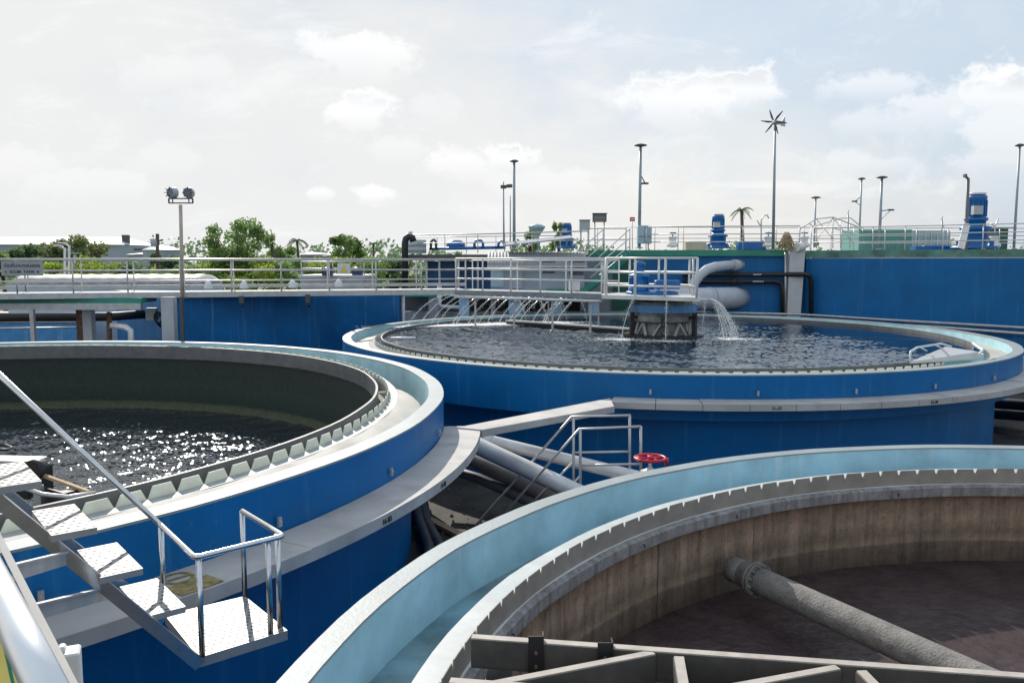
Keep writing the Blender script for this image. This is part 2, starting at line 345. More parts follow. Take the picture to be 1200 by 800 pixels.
for (x, y, rx, ry, st) in puffs:
    u0, v0 = uv(x, y)
    du = math_('MULTIPLY', math_('SUBTRACT', U, u0), F / rx / 1.25); dv = math_('MULTIPLY', math_('SUBTRACT', V, v0), F / ry / 1.25)
    lo = math_('MINIMUM', dv, 0.); dv2 = math_('ADD', dv, math_('MULTIPLY', lo, -.25))
    r2 = math_('SQRT', math_('ADD', math_('MULTIPLY', du, du), math_('MULTIPLY', dv2, dv2)))
    q = math_('ADD', math_('SUBTRACT', 1., r2), math_('ADD', fz, mz))
    top = mrange(q, .0, mrange(dv, -.2, .5, .9, .3), 0, st) if False else mrange(q, .0, .5, 0, st)
    fade = mrange(dv, -1.3, .45, .05, 1.)
    a = math_('MULTIPLY', top, fade)
    mask = a if mask is None else math_('MAXIMUM', mask, a)
mask = math_('MAXIMUM', mask, math_('MULTIPLY', mrange(wisp, .5, .72), .42))
# edges glow, thick middles go grey
ccol = nn(nt, 'ShaderNodeMix', data_type='RGBA'); ccol.inputs[6].default_value = (8.3, 8.3, 8.3, 1); ccol.inputs[7].default_value = (5.9, 6.2, 6.5, 1)
L(math_('MULTIPLY', mrange(mask, .72, 1.0), mrange(mid, .42, .56)), ccol.inputs[0])
m2 = nn(nt, 'ShaderNodeMix', data_type='RGBA'); L(mask, m2.inputs[0]); L(cur, m2.inputs[6]); L(ccol.outputs[2], m2.inputs[7])
L(m2.outputs[2], bg.inputs[0])

sl = bpy.data.lights.new('sun', 'SUN'); sl.energy = 4.2; sl.angle = R(.53); sl.color = (1., .93, .83)
so = bpy.data.objects.new('sun', sl); COL.objects.link(so); so.rotation_euler = (-sdir).to_track_quat('-Z', 'Y').to_euler(); so.location = sdir * 60 + Vector((0, 15, 0))

# ------------------------------------------------------------------ camera
cam = bpy.data.cameras.new('camera'); co = bpy.data.objects.new('camera', cam); COL.objects.link(co)
cam.sensor_width = 36; cam.lens = F / 1200 * 36; cam.clip_start = .05; cam.clip_end = 3000
co.location = (0, 0, EYE); co.rotation_euler = (PI / 2 - PITCH, 0, 0); SC.camera = co
SC.view_settings.view_transform = 'Standard'; SC.view_settings.look = 'None'; SC.view_settings.exposure = .22; SC.view_settings.gamma = 1
SC.render.engine = 'CYCLES'; SC.render.resolution_x = 1024; SC.render.resolution_y = 682
SC.cycles.max_bounces = 8; SC.cycles.sample_clamp_indirect = 8

# ------------------------------------------------------------------ ground
def structure(o): o['kind'] = 'structure'; return o
g = MB(); g.add([(-60, -30, 0), (70, -30, 0), (70, 75, 0), (-60, 75, 0)], [(0, 1, 2, 3)]); structure(g.build('yard_ground', M['ground']))
grass = mat('field_grass', (.07, .11, .03), .9, var=.4, scale=.2)
g = MB(); g.add([(-2500, -800, -.004), (2500, -800, -.004), (2500, 2800, -.004), (-2500, 2800, -.004)], [(0, 1, 2, 3)]); structure(g.build('ground', grass))

# ------------------------------------------------------------------ round tanks
CA, CC, CD = (-11.141, 13.131), (4.746, 26.51), (8.016, 4.937)
def weir(c, rad, ztop, height, pitch, name, m, parent, notch=.10, nw=.09, t=.012):
    n = int(2 * PI * rad / pitch); mb = MB(); cols = []
    for i in range(n):
        a = 2 * PI * i / n; da = 2 * PI / n; j = random.uniform(-.006, .006); half = nw / 2 / rad
        cols += [(a + half, ztop + j), (a + da - half, ztop + j), (a + da - half * .12, ztop - notch), (a + da + half * .12, ztop - notch)]
    k = len(cols)
    for rr in (rad - t / 2, rad + t / 2):
        vs = []
        for a, z in cols: vs += [(c[0] + rr * math.cos(a), c[1] + rr * math.sin(a), z), (c[0] + rr * math.cos(a), c[1] + rr * math.sin(a), ztop - height)]
        mb.add(vs, [(2 * i, 2 * i + 1, 2 * ((i + 1) % k) + 1, 2 * ((i + 1) % k)) for i in range(k)])
    vs = []
    for a, z in cols: vs += [(c[0] + (rad + s) * math.cos(a), c[1] + (rad + s) * math.sin(a), z) for s in (-t / 2, t / 2)]
    mb.add(vs, [(2 * i, 2 * i + 1, 2 * ((i + 1) % k) + 1, 2 * ((i + 1) % k)) for i in range(k)])
    return mb.build(name, m, parent)
N = 144
def slabs(parent, c, a0, a1, h, step=.85, r0=10.01, r1=10.62, th=.13):
    n = max(1, int(abs(a1 - a0) * 10.3 / step)); gap = .006 / 10.3
    for i in range(n):
        b0 = a0 + (a1 - a0) * i / n + gap; b1 = a0 + (a1 - a0) * (i + 1) / n - gap; dz = random.uniform(-.006, .006)
        MB().ring(c, [(r1, Z(h) + dz), (r0, Z(h) + dz), (r0, Z(h + th)), (r1, Z(h + th))], b0, b1, 5, wob=0).build('walkway_slab', M['slab'], parent)
def ang(c, p): return math.atan2(p[1] - c[1], p[0] - c[0])

def translucent(m, f):
    nt = m.node_tree; b = nt.nodes['Principled BSDF']; t = nn(nt, 'ShaderNodeBsdfTranslucent'); t.inputs[0].default_value = (.85, .85, .76, 1)
    x = nn(nt, 'ShaderNodeMixShader'); x.inputs[0].default_value = f; nt.links.new(b.outputs[0], x.inputs[1]); nt.links.new(t.outputs[0], x.inputs[2]); nt.links.new(x.outputs[0], nt.nodes['Material Output'].inputs[0])
translucent(M['weirw'], .42)
wallA = band_mat('algae_wall', [(Z(4.3), (.02, .03, .02)), (Z(3.97), (.10, .12, .075)), (Z(3.80), (.085, .10, .06)), (Z(3.72), (.015, .036, .028)), (Z(3.3), (.024, .046, .036)), (Z(2.95), (.022, .038, .032)), (Z(2.62), (.03, .042, .038)), (Z(2.55), (.15, .15, .15)), (Z(2.3), (.18, .18, .18))], wob=.05, bump=.3)
wallD = band_mat('sludge_wall', [(Z(5.3 * .6716), (.03, .022, .018)), (Z(5.08 * .6716), (.10, .070, .050)), (Z(4.78 * .6716), (.16, .115, .082)), (Z(4.74 * .6716), (.285, .208, .148)), (Z(4.6 * .6716), (.21, .148, .104)), (Z(4.35 * .6716), (.325, .232, .165)), (Z(4.12 * .6716), (.26, .176, .122)), (Z(3.98 * .6716), (.21, .137, .092)), (Z(3.93 * .6716), (.25, .24, .24)), (Z(3.6 * .6716), (.28, .27, .27))], wob=.02, bump=.6, spots=.6, vstreak=.45)
wallC = band_mat('clean_tank_wall', [(Z(3.0), (.08, .09, .09)), (Z(2.42), (.2, .22, .22)), (Z(2.2), (.45, .43, .38))])

def tank(name, label, c, hr, kindp, k=1.):
    t = thing(name, label, 'tank', (c[0], c[1], 0), 'round settling tanks')
    bot, zf = Z(hr + .95 * k), Z(hr + (.66 if kindp == 'D' else .62) * k)
    zr = Z(hr); e = .025 * k
    S = lambda prof: [(r_ * k, z_) for r_, z_ in prof]
    MB().ring(c, S([(10., zr - e), (10., bot), (9.42, bot), (9.42, 0), (9.1, 0), (9.1, zf - .06), (9.8, zf - .06), (9.8, zr - e)]), 0, 2 * PI, N).build('outer_wall', M['blue'], t)
    MB().ring(c, S([(10.004, zr), (9.752, zr), (9.752, zr - e), (10.004, zr - e)]), 0, 2 * PI, N).build('rim', M['rimtop'], t)
    MB().ring(c, S([(9.75, zr - e - .001), (9.75, zf - .03), (9.797, zf - .03), (9.797, zr - e - .001)]), 0, 2 * PI, N).build('rim_lining', M['cyan_sh'] if kindp == 'D' else M['cyan'], t)
    return t, zr, zf
# tank A: half empty, in front on the left
tA, zr, zf = tank('settling_tank', 'half-empty round blue tank at the left, dark green algae wall above its low glittering water', CA, 2.24, 'A')
MB().ring(CA, [(9.06, Z(2.62)), (8.95, Z(2.62)), (8.95, .2), (9.098, .2), (9.098, zf), (9.06, zf)], 0, 2 * PI, N).build('inner_wall', wallA, tA)
MB().ring(CA, [(9.22, Z(2.372)), (9.062, Z(2.372)), (9.062, zf), (9.22, zf)], 0, 2 * PI, N).build('inner_rim', mat('pale_blue_mortar', (.36, .39, .40), .6, var=.12, scale=5., grime=.3, spot_col=(.28, .25, .2)), tA)
MB().ring(CA, [(9.225, zf), (9.225, zf - .05), (9.748, zf - .05), (9.748, zf)], 0, 2 * PI, N).build('launder_floor', M['gravel'], tA)
# cream benching that fills the launder up to its rounded end
mb = MB(); na = 110; rows = 7
for i in range(na + 1):
    for j in range(rows):
        q = j / (rows - 1); end = R(13) - R(14) * q * q; a = R(-175) + (end - R(-175)) * i / na
        r = 9.222 + .525 * q; z = Z(2.373 + .07 * q + .10 * q * q) + .008 * math.sin(a * 40 + j); mb.v.append(Vector((CA[0] + r * math.cos(a), CA[1] + r * math.sin(a), z)))
for i in range(na):
    for j in range(rows - 1): mb.f.append([i * rows + j, i * rows + j + 1, (i + 1) * rows + j + 1, (i + 1) * rows + j]); mb.m.append(0); mb.s.append(True)
o = len(mb.v); last = [mb.v[na * rows + j].copy() for j in range(rows)]
mb.add([v for v in last] + [Vector((v.x, v.y, zf)) for v in last], [(j, j + 1, rows + j + 1, rows + j) for j in range(rows - 1)])
mb.build('launder_bench', M['cream'], tA)
weir(CA, 9.05, Z(2.255), .35, .335, 'weir_plate', M['weirw'], tA, notch=.118, nw=.13)
MB().ring(CA, [(8.87, Z(2.25)), (8.83, Z(2.25)), (8.83, Z(2.56)), (8.87, Z(2.56))], 0, 2 * PI, N).build('scum_baffle', M['baffle'], tA)
for k in range(16):
    a = R(-75 + 9.5 * k + 3); u = Vector((math.cos(a), math.sin(a), 0)); c3 = Vector((*CA, Z(2.44)))
    MB().bar(c3 + u * 8.87, c3 + u * 9.045, .05, .03).build('baffle_bracket', M['weirw'], tA)
aw = ang(CA, P(532, 499, 2.79)); slabs(tA, CA, aw, R(-165), 2.79)
# tank C: full, at the back
tC, zr, zf = tank('settling_tank', 'full round blue tank at the back with a central drive tower and spraying bridge', CC, 2.29, 'C')
MB().ring(CC, [(9.24, Z(2.49)), (9.06, Z(2.49)), (9.06, Z(2.6)), (8.95, Z(2.6)), (8.95, .2), (9.098, .2), (9.098, zf), (9.24, zf)], 0, 2 * PI, N).build('inner_wall', wallC, tC)
MB().ring(CC, [(9.243, Z(2.50)), (9.748, Z(2.56)), (9.748, Z(2.7)), (9.243, Z(2.7))], 0, 2 * PI, N).build('launder_bench', M['cream'], tC)
weir(CC, 9.05, Z(2.36), .3, .285, 'weir_plate', M['weirw'], tC, notch=.1, nw=.1)
MB().ring(CC, [(8.87, Z(2.31)), (8.83, Z(2.31)), (8.83, Z(2.58)), (8.87, Z(2.58))], 0, 2 * PI, N).build('scum_baffle', M['baffle'], tC)
ac = ang(CC, P(717, 467, 2.79)); slabs(tC, CC, ac, R(-2), 2.79)
# tank D: drained to the sludge, in front on the right; a smaller tank whose rim is level with the others
K = .6716; CD = (8.016 * K, 4.937 * K)
H = lambda v: Z(v * K)
tD, zr, zf = tank('settling_tank', 'drained round tank at the lower right with pale cyan lining and stained brown wall', CD, 3.365 * K, 'D', K)
SK = lambda prof: [(r_ * K, z_) for r_, z_ in prof]
MB().ring(CD, SK([(9.00, H(3.60)), (8.792, H(3.60)), (8.792, H(3.75)), (8.72, H(3.775)), (8.68, H(3.80)), (8.68, H(3.95)), (8.80, H(3.97)), (8.80, .2), (9.098, .2), (9.098, zf - .05), (9.0, zf - .05)]), 0, 2 * PI, N).build('inner_wall', wallD, tD)
MB().ring(CD, SK([(9.06, H(3.575)), (8.797, H(3.575)), (8.797, H(3.60)), (9.0, H(3.60)), (9.0, zf), (9.06, zf)]), 0, 2 * PI, N).build('inner_rim', mat('pale_inner_rim', (.44, .47, .47), .55, var=.1, scale=4., grime=.4, spot_col=(.30, .40, .42)), tD)
MB().ring(CD, SK([(9.065, zf), (9.065, zf - .05), (9.748, zf - .05), (9.748, zf)]), 0, 2 * PI, N).build('launder_floor', M['flood'], tD)
weir(CD, 8.778 * K, H(3.50), .245 * K, .34 * K, 'weir_plate', M['weirb'], tD, notch=.10 * K, nw=.07 * K, t=.008)
MB().ring(CD, SK([(8.790, H(3.752)), (8.755, H(3.752)), (8.755, H(3.762)), (8.790, H(3.762))]), 0, 2 * PI, N).build('edge_strip', mat('edge_strip_white', (.7, .7, .66), .5, var=.05), tD)
for k in range(8):
    a = R(40 + 19 * k + 3 * math.sin(k * 2.1)); u = Vector((math.cos(a), math.sin(a), 0)); q = Vector((*CD, 0)) + u * (8.797 * K)
    MB().box(q + Vector((0, 0, (H(3.99) + H(5.1)) / 2)), (.004, .005, H(3.99) - H(5.1)), a).build('form_joint', M['dkgrey'], tD)
    a += .06; u = Vector((math.cos(a), math.sin(a), 0)); q = Vector((*CD, H(3.86))) + u * (8.676 * K)
    MB().tube([q, q - u * .02, q - u * .02 - Vector((0, 0, .03))], .006, 5).build('hook', M['dark'], tD)
# wall clips
def clip(parent, c, x, y, h=2.66):
    p = P(x, y, h); a = ang(c, p); q = Vector((c[0] + 10.03 * math.cos(a), c[1] + 10.03 * math.sin(a), Z(h)))
    MB().box(q, (.03, .045, .10), a).tube([q, q + Vector((.03 * math.cos(a), .03 * math.sin(a), 0))], .014, 6, m=0).build('wall_clip', M['galv'], parent)
for x, y in ((332, 612), (466, 553), (516, 507), (57, 706)): clip(tA, CA, x, y)
for x, y in ((761, 466), (901, 467), (1023, 463), (1120, 456), (1178, 444)): clip(tC, CC, x, y)
# stencilled joint numbers on the walkway edge
def stencil(parent, c, x, y, txt, r=10.624):
    p = P(x, y, 2.86); a = ang(c, p); n = (math.cos(a), math.sin(a), 0)
    pos = Vector((c[0] + r * n[0], c[1] + r * n[1], Z(2.865)))
    lettering('stencil_number', txt, .085, face_mtx(pos, n), M['black'], parent, bold=True)
stencil(tA, CA, 447, 608, '16-83'); stencil(tA, CA, 511, 567, '17-83')
stencil(tC, CC, 918, 482, '31-37'); stencil(tC, CC, 1101, 472, '33-38')
# faded yellow walkway mark with a struck-out ring
cA3 = Vector((*CA, 0)); a = ang(CA, P(222, 683, 2.79)); zt = Z(2.79) + .009
mk = thing('floor_marking', 'faded yellow painted warning with a struck-out ring on the left walkway', 'floor marking', (CA[0] + 10.3 * math.cos(a), CA[1] + 10.3 * math.sin(a), zt))
MB().ring(CA, [(10.59, zt), (10.33, zt), (10.33, zt - .004), (10.59, zt - .004)], a - .019, a + .019, 3, wob=0).build('yellow_panel', M['yellow'], mk)
cc = Vector((CA[0] + 10.2 * math.cos(a), CA[1] + 10.2 * math.sin(a), zt)); mb = MB()
for k in range(20):
    b0, b1 = 2 * PI * k / 20, 2 * PI * (k + 1) / 20
    mb.add([cc + Vector((math.cos(b) * r, math.sin(b) * r, 0)) for b, r in ((b0, .11), (b1, .11), (b1, .14), (b0, .14))], [(0, 1, 2, 3)])
mb.bar(cc + Vector((-.08, -.09, 0)), cc + Vector((.08, .09, 0)), .03, .002).build('struck_ring', M['yellow'], mk)

# water surfaces
def disc(name, c, r, z, m, n=96):
    mb = MB(); mb.add([(c[0] + r * math.cos(2 * PI * i / n), c[1] + r * math.sin(2 * PI * i / n), z) for i in range(n)], [tuple(range(n))]); return structure(mb.build(name, m))
import numpy as np
def waves(name, c, r, z, cell, comps, m, ampfn=None, seed=1):
    '''water surface with real ripples: a grid raised by many small crossing waves; comps = [(count, shortest, longest, rms slope)]'''
    n = int(2 * r / cell) + 1; ax = np.linspace(-r, r, n); X, Y = np.meshgrid(ax, ax, indexing='ij'); rg = np.random.default_rng(seed); Hh = np.zeros_like(X)
    for cnt, l0, l1, slope in comps:
        for _ in range(cnt):
            lam = l0 * (l1 / l0) ** rg.random(); th = rg.random() * 2 * PI; kk = 2 * PI / lam; ph = rg.random() * 2 * PI
            Hh += slope * math.sqrt(2 / cnt) / kk * np.sin(kk * (X * math.cos(th) + Y * math.sin(th)) + ph)
    X, Y = X + c[0], Y + c[1]
    if ampfn is not None: Hh = Hh * ampfn(X, Y)
    co_ = np.stack([X, Y, z + Hh], -1).reshape(-1, 3)
    idx = np.arange(n * n).reshape(n, n); q = np.stack([idx[:-1, :-1], idx[1:, :-1], idx[1:, 1:], idx[:-1, 1:]], -1).reshape(-1, 4)
    mid_ = (X[:-1, :-1] - c[0] + cell / 2) ** 2 + (Y[:-1, :-1] - c[1] + cell / 2) ** 2; q = q[(mid_ < r * r).reshape(-1)]
    used = np.unique(q); mp_ = np.zeros(n * n, dtype=np.int64); mp_[used] = np.arange(len(used)); q = mp_[q]; co_ = co_[used]
    me = bpy.data.meshes.new(name); me.vertices.add(len(co_)); me.vertices.foreach_set('co', co_.astype(np.float32).ravel())
    me.loops.add(q.size); me.loops.foreach_set('vertex_index', q.astype(np.int32).ravel()); me.polygons.add(len(q)); me.polygons.foreach_set('loop_start', np.arange(0, q.size, 4, dtype=np.int32))
    me.polygons.foreach_set('use_smooth', np.ones(len(q), dtype=bool)); me.update(calc_edges=True); me.validate(); me.materials.append(m)
    o = bpy.data.objects.new(name, me); COL.objects.link(o); return structure(o)
def plain_water(name, col, rough, ior):
    m = bpy.data.materials.new(name); m.use_nodes = True; b = m.node_tree.nodes['Principled BSDF']; b.inputs['Base Color'].default_value = (*col, 1); b.inputs['Roughness'].default_value = rough; b.inputs['IOR'].default_value = ior; return m
waves('water', CA, 8.97, Z(3.96), .025, [(44, .07, .19, .19), (14, .35, 1.1, .06)], plain_water('basin_water', (.020, .027, .034), .05, 1.5), seed=4)
def spray_zone(X, Y):
    d = np.hypot((X - .8) * .85, Y - 25.0); t = np.clip((11.5 - d + 1.2 * np.sin(X * .9) + .8 * np.sin(Y * 1.3)) / 5., 0, 1); return (.07 + .93 * t * t * (3 - 2 * t)) * (.72 + .28 * np.sin(X * 1.7 + np.sin(Y * .9) * 2) * np.sin(Y * 2.3 + X * .5))
waves('water', CC, 9.0, Z(2.42), .038, [(40, .11, .34, .19), (14, .6, 1.8, .07)], plain_water('tank_water', (.006, .020, .042), .04, 1.6), spray_zone, seed=9)
sl = water_mat('sludge', (.075, .052, .046), .42, .8, 9., dist=.03)
nt2 = sl.node_tree; gg = nn(nt2, 'ShaderNodeNewGeometry'); n_ = nn(nt2, 'ShaderNodeTexNoise', Scale=1.2, Detail=9., Roughness=.7, Distortion=1.5); nt2.links.new(gg.outputs['Position'], n_.inputs['Vector'])
cr = nn(nt2, 'ShaderNodeValToRGB'); cr.color_ramp.elements[0].position = .4; cr.color_ramp.elements[0].color = (.042, .028, .029, 1); cr.color_ramp.elements[1].position = .75; cr.color_ramp.elements[1].color = (.088, .060, .058, 1)
nt2.links.new(n_.outputs[0], cr.inputs[0]); nt2.links.new(cr.outputs[0], nt2.nodes['Principled BSDF'].inputs['Base Color'])
disc('sludge', CD, 8.82 * K, H(5.12), sl)

# ------------------------------------------------------------------ flat crossing slab between the two walkways
mb = MB(); q = [P(533, 500, 2.775), P(715, 466.4, 2.775), P(719.5, 476, 2.775), P(565, 503.5, 2.775)]
br = thing('crossing_slab', 'pale flat concrete slab joining the walkways of the left and back tanks', 'walkway', q[0])
q[0] = q[0] + Vector((.05, -.05, 0)); mb.prism([v.xy for v in q], Z(2.90), Z(2.772)); mb.build('slab', M['slab'], br)
mb = MB(); mb.bar(q[3] + Vector((0, -.012, -.06)), q[2] + Vector((0, -.012, -.06)), .02, .10); mb.build('edge_plate', M['slab'], br)

# ------------------------------------------------------------------ railings
def railing(parent, pts, height, levels, spacing=1.6, r=.025, m=None, pr=None, nx=8, ends=True, postname='post', railname='rail', skip=()):
    m = m or M['rail']; pr = pr or r
    pts = [Vector(p) for p in pts]
    for lv in levels:
        lv, rr = lv if isinstance(lv, tuple) else (lv, r)
        MB().tube([p + Vector((0, 0, height * lv)) for p in pts], rr, nx).build(railname, m, parent)
    for i in range(len(pts) - 1):
        a, b = pts[i], pts[i + 1]; n = max(1, round((b - a).length / spacing))
        for k in range(n + (1 if i == len(pts) - 2 else 0)):
            p = a.lerp(b, k / n); MB().tube([p, p + Vector((0, 0, height))], pr, nx).build(postname, m, parent)

# ------------------------------------------------------------------ left service bridge
lb = thing('service_bridge', 'long grey bridge with three-bar rails crossing behind the left tank', 'bridge', (-10, 28, Z(1.1)))
a, b = Vector((-19.5, 26.3, Z(1.07))), Vector((-1.75, 31.2, Z(1.07))); dv = (b - a).normalized(); nv = Vector((-dv.y, dv.x, 0))
MB().bar(a + nv * .65 - Vector((0, 0, .06)), b + nv * .65 - Vector((0, 0, .06)), 1.3, .12).build('deck', M['paleconc'], lb)
MB().bar(a - nv * .02 - Vector((0, 0, .1)), b - nv * .02 - Vector((0, 0, .1)), .03, .18).build('edge_beam', M['galv'], lb)
MB().bar(a + Vector((0, 0, .19)), b + Vector((0, 0, .19)), .06, .11).build('cable_tray', M['rail'], lb)
railing(lb, [a, b], 1.12, [(1, .035), (.66, .03)], 1.75, .028)
railing(lb, [a + nv * 1.25, b + nv * 1.25], 1.10, [(1, .03), (.66, .026), (.33, .024)], 1.75, .024)
# green slab and grey beam under its left end
a2 = Vector((-20.5, 27.6, 0)); b2 = P(166, 356, 1.45); b2.z = 0
us = thing('support_frame', 'green slab on a grey beam with posts beneath the left end of the bridge', 'frame', (-14, 27.8, 0))
MB().bar(a2 + Vector((0, .6, Z(1.33))), b2 + Vector((0, .6, Z(1.33))), 1.3, .17).build('green_slab', M['green'], us)
MB().bar(a2 + Vector((0, 0, Z(1.53))), b2 + Vector((0, 0, Z(1.53))), .2, .22).build('beam', M['galv'], us)
for x, wd, m_ in ((38, .13, 'galv'), (104, .30, 'paleconc'), (96, .28, 'rust')):
    p = Q(x, 370, 27.6 if x == 38 else (28.6 if x == 104 else 29.2)); MB().box((p.x, p.y, Z(1.62) / 2), (wd, wd, Z(1.62))).build('post', M[m_], us)
p = Q(198, 360, 27.6); o = tag(MB().box((p.x, p.y, Z(1.2) / 2), (.42, .3, Z(1.2))).build('support_column', M['paleconc'], None, .01), 'wide pale column beside the hanging cables under the bridge', 'column')
p = Q(213, 360, 27.4); tag(MB().box((p.x, p.y, Z(1.2) / 2), (.11, .11, Z(1.2))).lathe((p.x, p.y, 0), [(.16, 0), (.16, .04), (.0, .05)], 8).build('thin_post', M['dkgrey']), 'thin dark post right of the wide pale column', 'post')
p = Q(361, 352, 29.5); tag(MB().box((p.x, p.y, Z(1.35)), (.16, .1, .3)).tube([(p.x, p.y, Z(1.5)), (p.x, p.y + .15, Z(1.62))], .05).build('hanger_bracket', M['dkgrey']), 'right of the two dark hanger brackets on the long blue wall', 'bracket')
p = Q(283, 352, 28.4); tag(MB().box((p.x, p.y, Z(1.33)), (.14, .1, .26)).tube([(p.x, p.y, Z(1.46)), (p.x, p.y + .15, Z(1.55))], .05).build('hanger_bracket', M['dkgrey']), 'left of the two dark hanger brackets on the long blue wall', 'bracket')
# blue tank wall under the bridge
wt = thing('rectangular_tank', 'angular blue tank with streaked walls under the left bridge', 'tank', (-8, 33, 0))
fp = [Q(207, 360, 28.6), Q(369, 360, 31.3), Q(466, 360, 33.3), Q(474, 360, 35.5), Q(225, 360, 34.5), Q(136, 360, 35.5)]
mb = MB(); mb.prism([v.xy for v in fp], 0, Z(1.30)); mb.build('wall', M['blue_old'], wt)
cx = sum(v.x for v in fp) / 6; cy = sum(v.y for v in fp) / 6
mb = MB(); mb.prism([(cx + (v.x - cx) * 1.004, cy + (v.y - cy) * 1.004) for v in fp], Z(1.30), Z(1.25)); mb.build('coping', M['paleconc'], wt)
cbx = Q(178, 368, 29.6); bb = thing('junction_box', 'grey junction box with a coil of black cable on the blue wall', 'electrical box', cbx)
MB().box(cbx, (.36, .2, .45)).build('box', M['grbox'], bb, .01)
mb = MB()
for k in range(6):
    c0 = cbx + Vector((.28 + .03 * k, -.15 - .02 * k, -.1 - .03 * k)); mb.tube([c0 + Vector((.15 * math.cos(t), .02 * math.sin(3 * t), .2 * math.sin(t))) for t in [2 * PI * i / 14 for i in range(15)]], .018, 5)
mb.build('cable_coil', M['dark'], bb)
# pipes and the pale tank seen beneath the bridge
tag(MB().tube([Q(-30, 372, 30), Q(128, 371, 31), Q(170, 368, 32)], .17, 12).build('black_pipe', M['dark']), 'thick black pipe running level beneath the left bridge', 'pipe')
tag(MB().tube([Q(130, 381, 28), Q(146, 383, 28), Q(153, 387, 28), Q(154, 402, 28), Q(154, 420, 28)], .1, 12).build('elbow_pipe', M['silver']), 'grey elbow pipe turning down behind the left tank rim', 'pipe')
tag(MB().tube([Q(128, 366, 28.4), Q(128, 430, 28.4)], .09, 10).build('brown_pipe', M['rust']), 'upright brown pipe beside the grey elbow pipe', 'pipe')
tag(MB().tube([Q(-30, 385, 33), Q(92, 383.5, 34)], .035, 8).build('thin_pipe', M['galv']), 'thin level pipe in front of the far streaked blue tank', 'pipe')
ft = thing('far_tank', 'streaked light blue tank wall seen under the left bridge', 'tank', (-19, 38, 0))
mb = MB(); mb.prism([Q(-60, 380, 37).xy, Q(92, 380, 37).xy, Q(92, 380, 44).xy, Q(-60, 380, 44).xy], 0, Z(2.75)); mb.build('wall', mat('light_blue_streaked', (.05, .26, .55), .5, var=.15, streak=.7, streak_col=(.35, .5, .6)), ft)
MB().prism([Q(-60, 380, 36.9).xy, Q(93, 380, 36.9).xy, Q(93, 380, 44).xy, Q(-60, 380, 44).xy], Z(2.75), Z(2.68)).build('coping', M['paleconc'], ft)
# sign on the rail
sg = thing('name_sign', 'grey sign reading SCUM TANK in Thai and English on the left bridge rail', 'sign', Q(26, 314.5, 26.5))
c0 = Q(26, 314.5, 26.45); dd = (Q(48, 314.5, 26.55) - Q(4, 314.5, 26.35)).normalized(); nrm = Vector((dd.y, -dd.x, 0))
MB().bar(c0 - dd * .61, c0 + dd * .61, .02, .46).build('board', mat('grey_sign_board', (.36, .37, .38), .5, var=.05), sg)
lettering('thai_lettering', 'บ่อเก็บตะกอนลอย', .15, face_mtx(c0 + Vector((0, 0, .085)) + nrm * .013, nrm), M['black'], sg, bold=True, sx=1.0)
lettering('english_lettering', 'SCUM  TANK', .125, face_mtx(c0 + Vector((0, 0, -.11)) + nrm * .013, nrm), M['black'], sg, bold=True)
for sx_, mm in ((-.48, 'red'), (.46, 'black')):
    q = c0 + dd * sx_ + Vector((0, 0, -.11)) + nrm * .012
    MB().tube([q, q + nrm * .006], .035, 12).build('dot', M[mm], sg)
for sx_ in (-.2, .05): MB().tube([c0 + dd * sx_ + Vector((0, .03, -.2)), c0 + dd * sx_ + Vector((0, .03, -.75))], .025, 6).build('leg', M['rail'], sg)
ws = thing('warning_sign', 'white sign with a yellow triangle hung on the bridge rail', 'sign', Q(410, 315, 30))
c1 = Q(403, 315, 29.3); MB().box(c1, (.45, .02, .38)).build('board', M['white'], ws)
MB().add([c1 + Vector((-.14, -.02, -.13)), c1 + Vector((.14, -.02, -.13)), c1 + Vector((0, -.02, .15))], [(0, 1, 2)]).build('triangle', M['yell'], ws)
for x, y, d in ((244, 332.5, 27.6), (286, 332.5, 27.9), (343, 331.5, 28.6), (397, 330.5, 29.3)):
    q = Q(x, y, d); tag(MB().lathe(q, [(.15, -.16), (.13, -.05), (.09, .05), (.04, .10), (0, .11)], 9).tube([q + Vector((-.1, 0, .0)), q + Vector((-.22, 0, -.12))], .03, 5).build('lamp_hood', M['white']), 'small white cone hood fixed along the deck edge of the left bridge', 'lamp hood', 'white hoods on the left bridge')
# floodlight mast
fm = thing('floodlight_mast', 'tan mast carrying two round floodlights over the left bridge', 'floodlight', Q(214, 345, 28.2))
pb, pt = Q(214, 350, 28.2), Q(211.5, 240, 28.2)
MB().tube([pb, pt], .06, 10).build('pole', mat('tan_mast', (.52, .45, .36), .5), fm)
q0, q1 = Q(198, 238, 28.2), Q(226, 238, 28.2); mb = MB()
mb.bar(q0, q1, .05, .04).bar(q0 + Vector((0, 0, .15)), q1 + Vector((0, 0, .15)), .05, .04).bar(q0, q0 + Vector((0, 0, .15)), .05, .04).bar(q1, q1 + Vector((0, 0, .15)), .05, .04).build('cross_frame', M['dkgrey'], fm)
for x, tl in ((202, .5), (221, -.1)):
    q = Q(x, 226, 28.2); l = MB().tube([q + Vector((tl * .1, .09, 0)), q - Vector((tl * .1, .09, 0))], [.19, .17], 16).build('floodlight', M['grbox'], fm)
    fl = MB(); n_ = q - Vector((tl * .1, .1, 0)); fl.tube([n_, n_ - Vector((tl * .01, .01, 0))], .14, 16); fl.build('lamp_glass', M['skylamp'], l)
    mb = MB()
    for k in range(8):
        t = 2 * PI * k / 8; v = Vector((math.cos(t), 0, math.sin(t))); mb.bar(n_ + v * .09 - Vector((0, .02, 0)), n_ + v * .19 - Vector((0, .0, 0)), .02, .02)
    mb.bar(q - Vector((0, 0, .2)), q - Vector((0, 0, .33)), .03, .03).build('lamp_guard', M['dkgrey'], l)

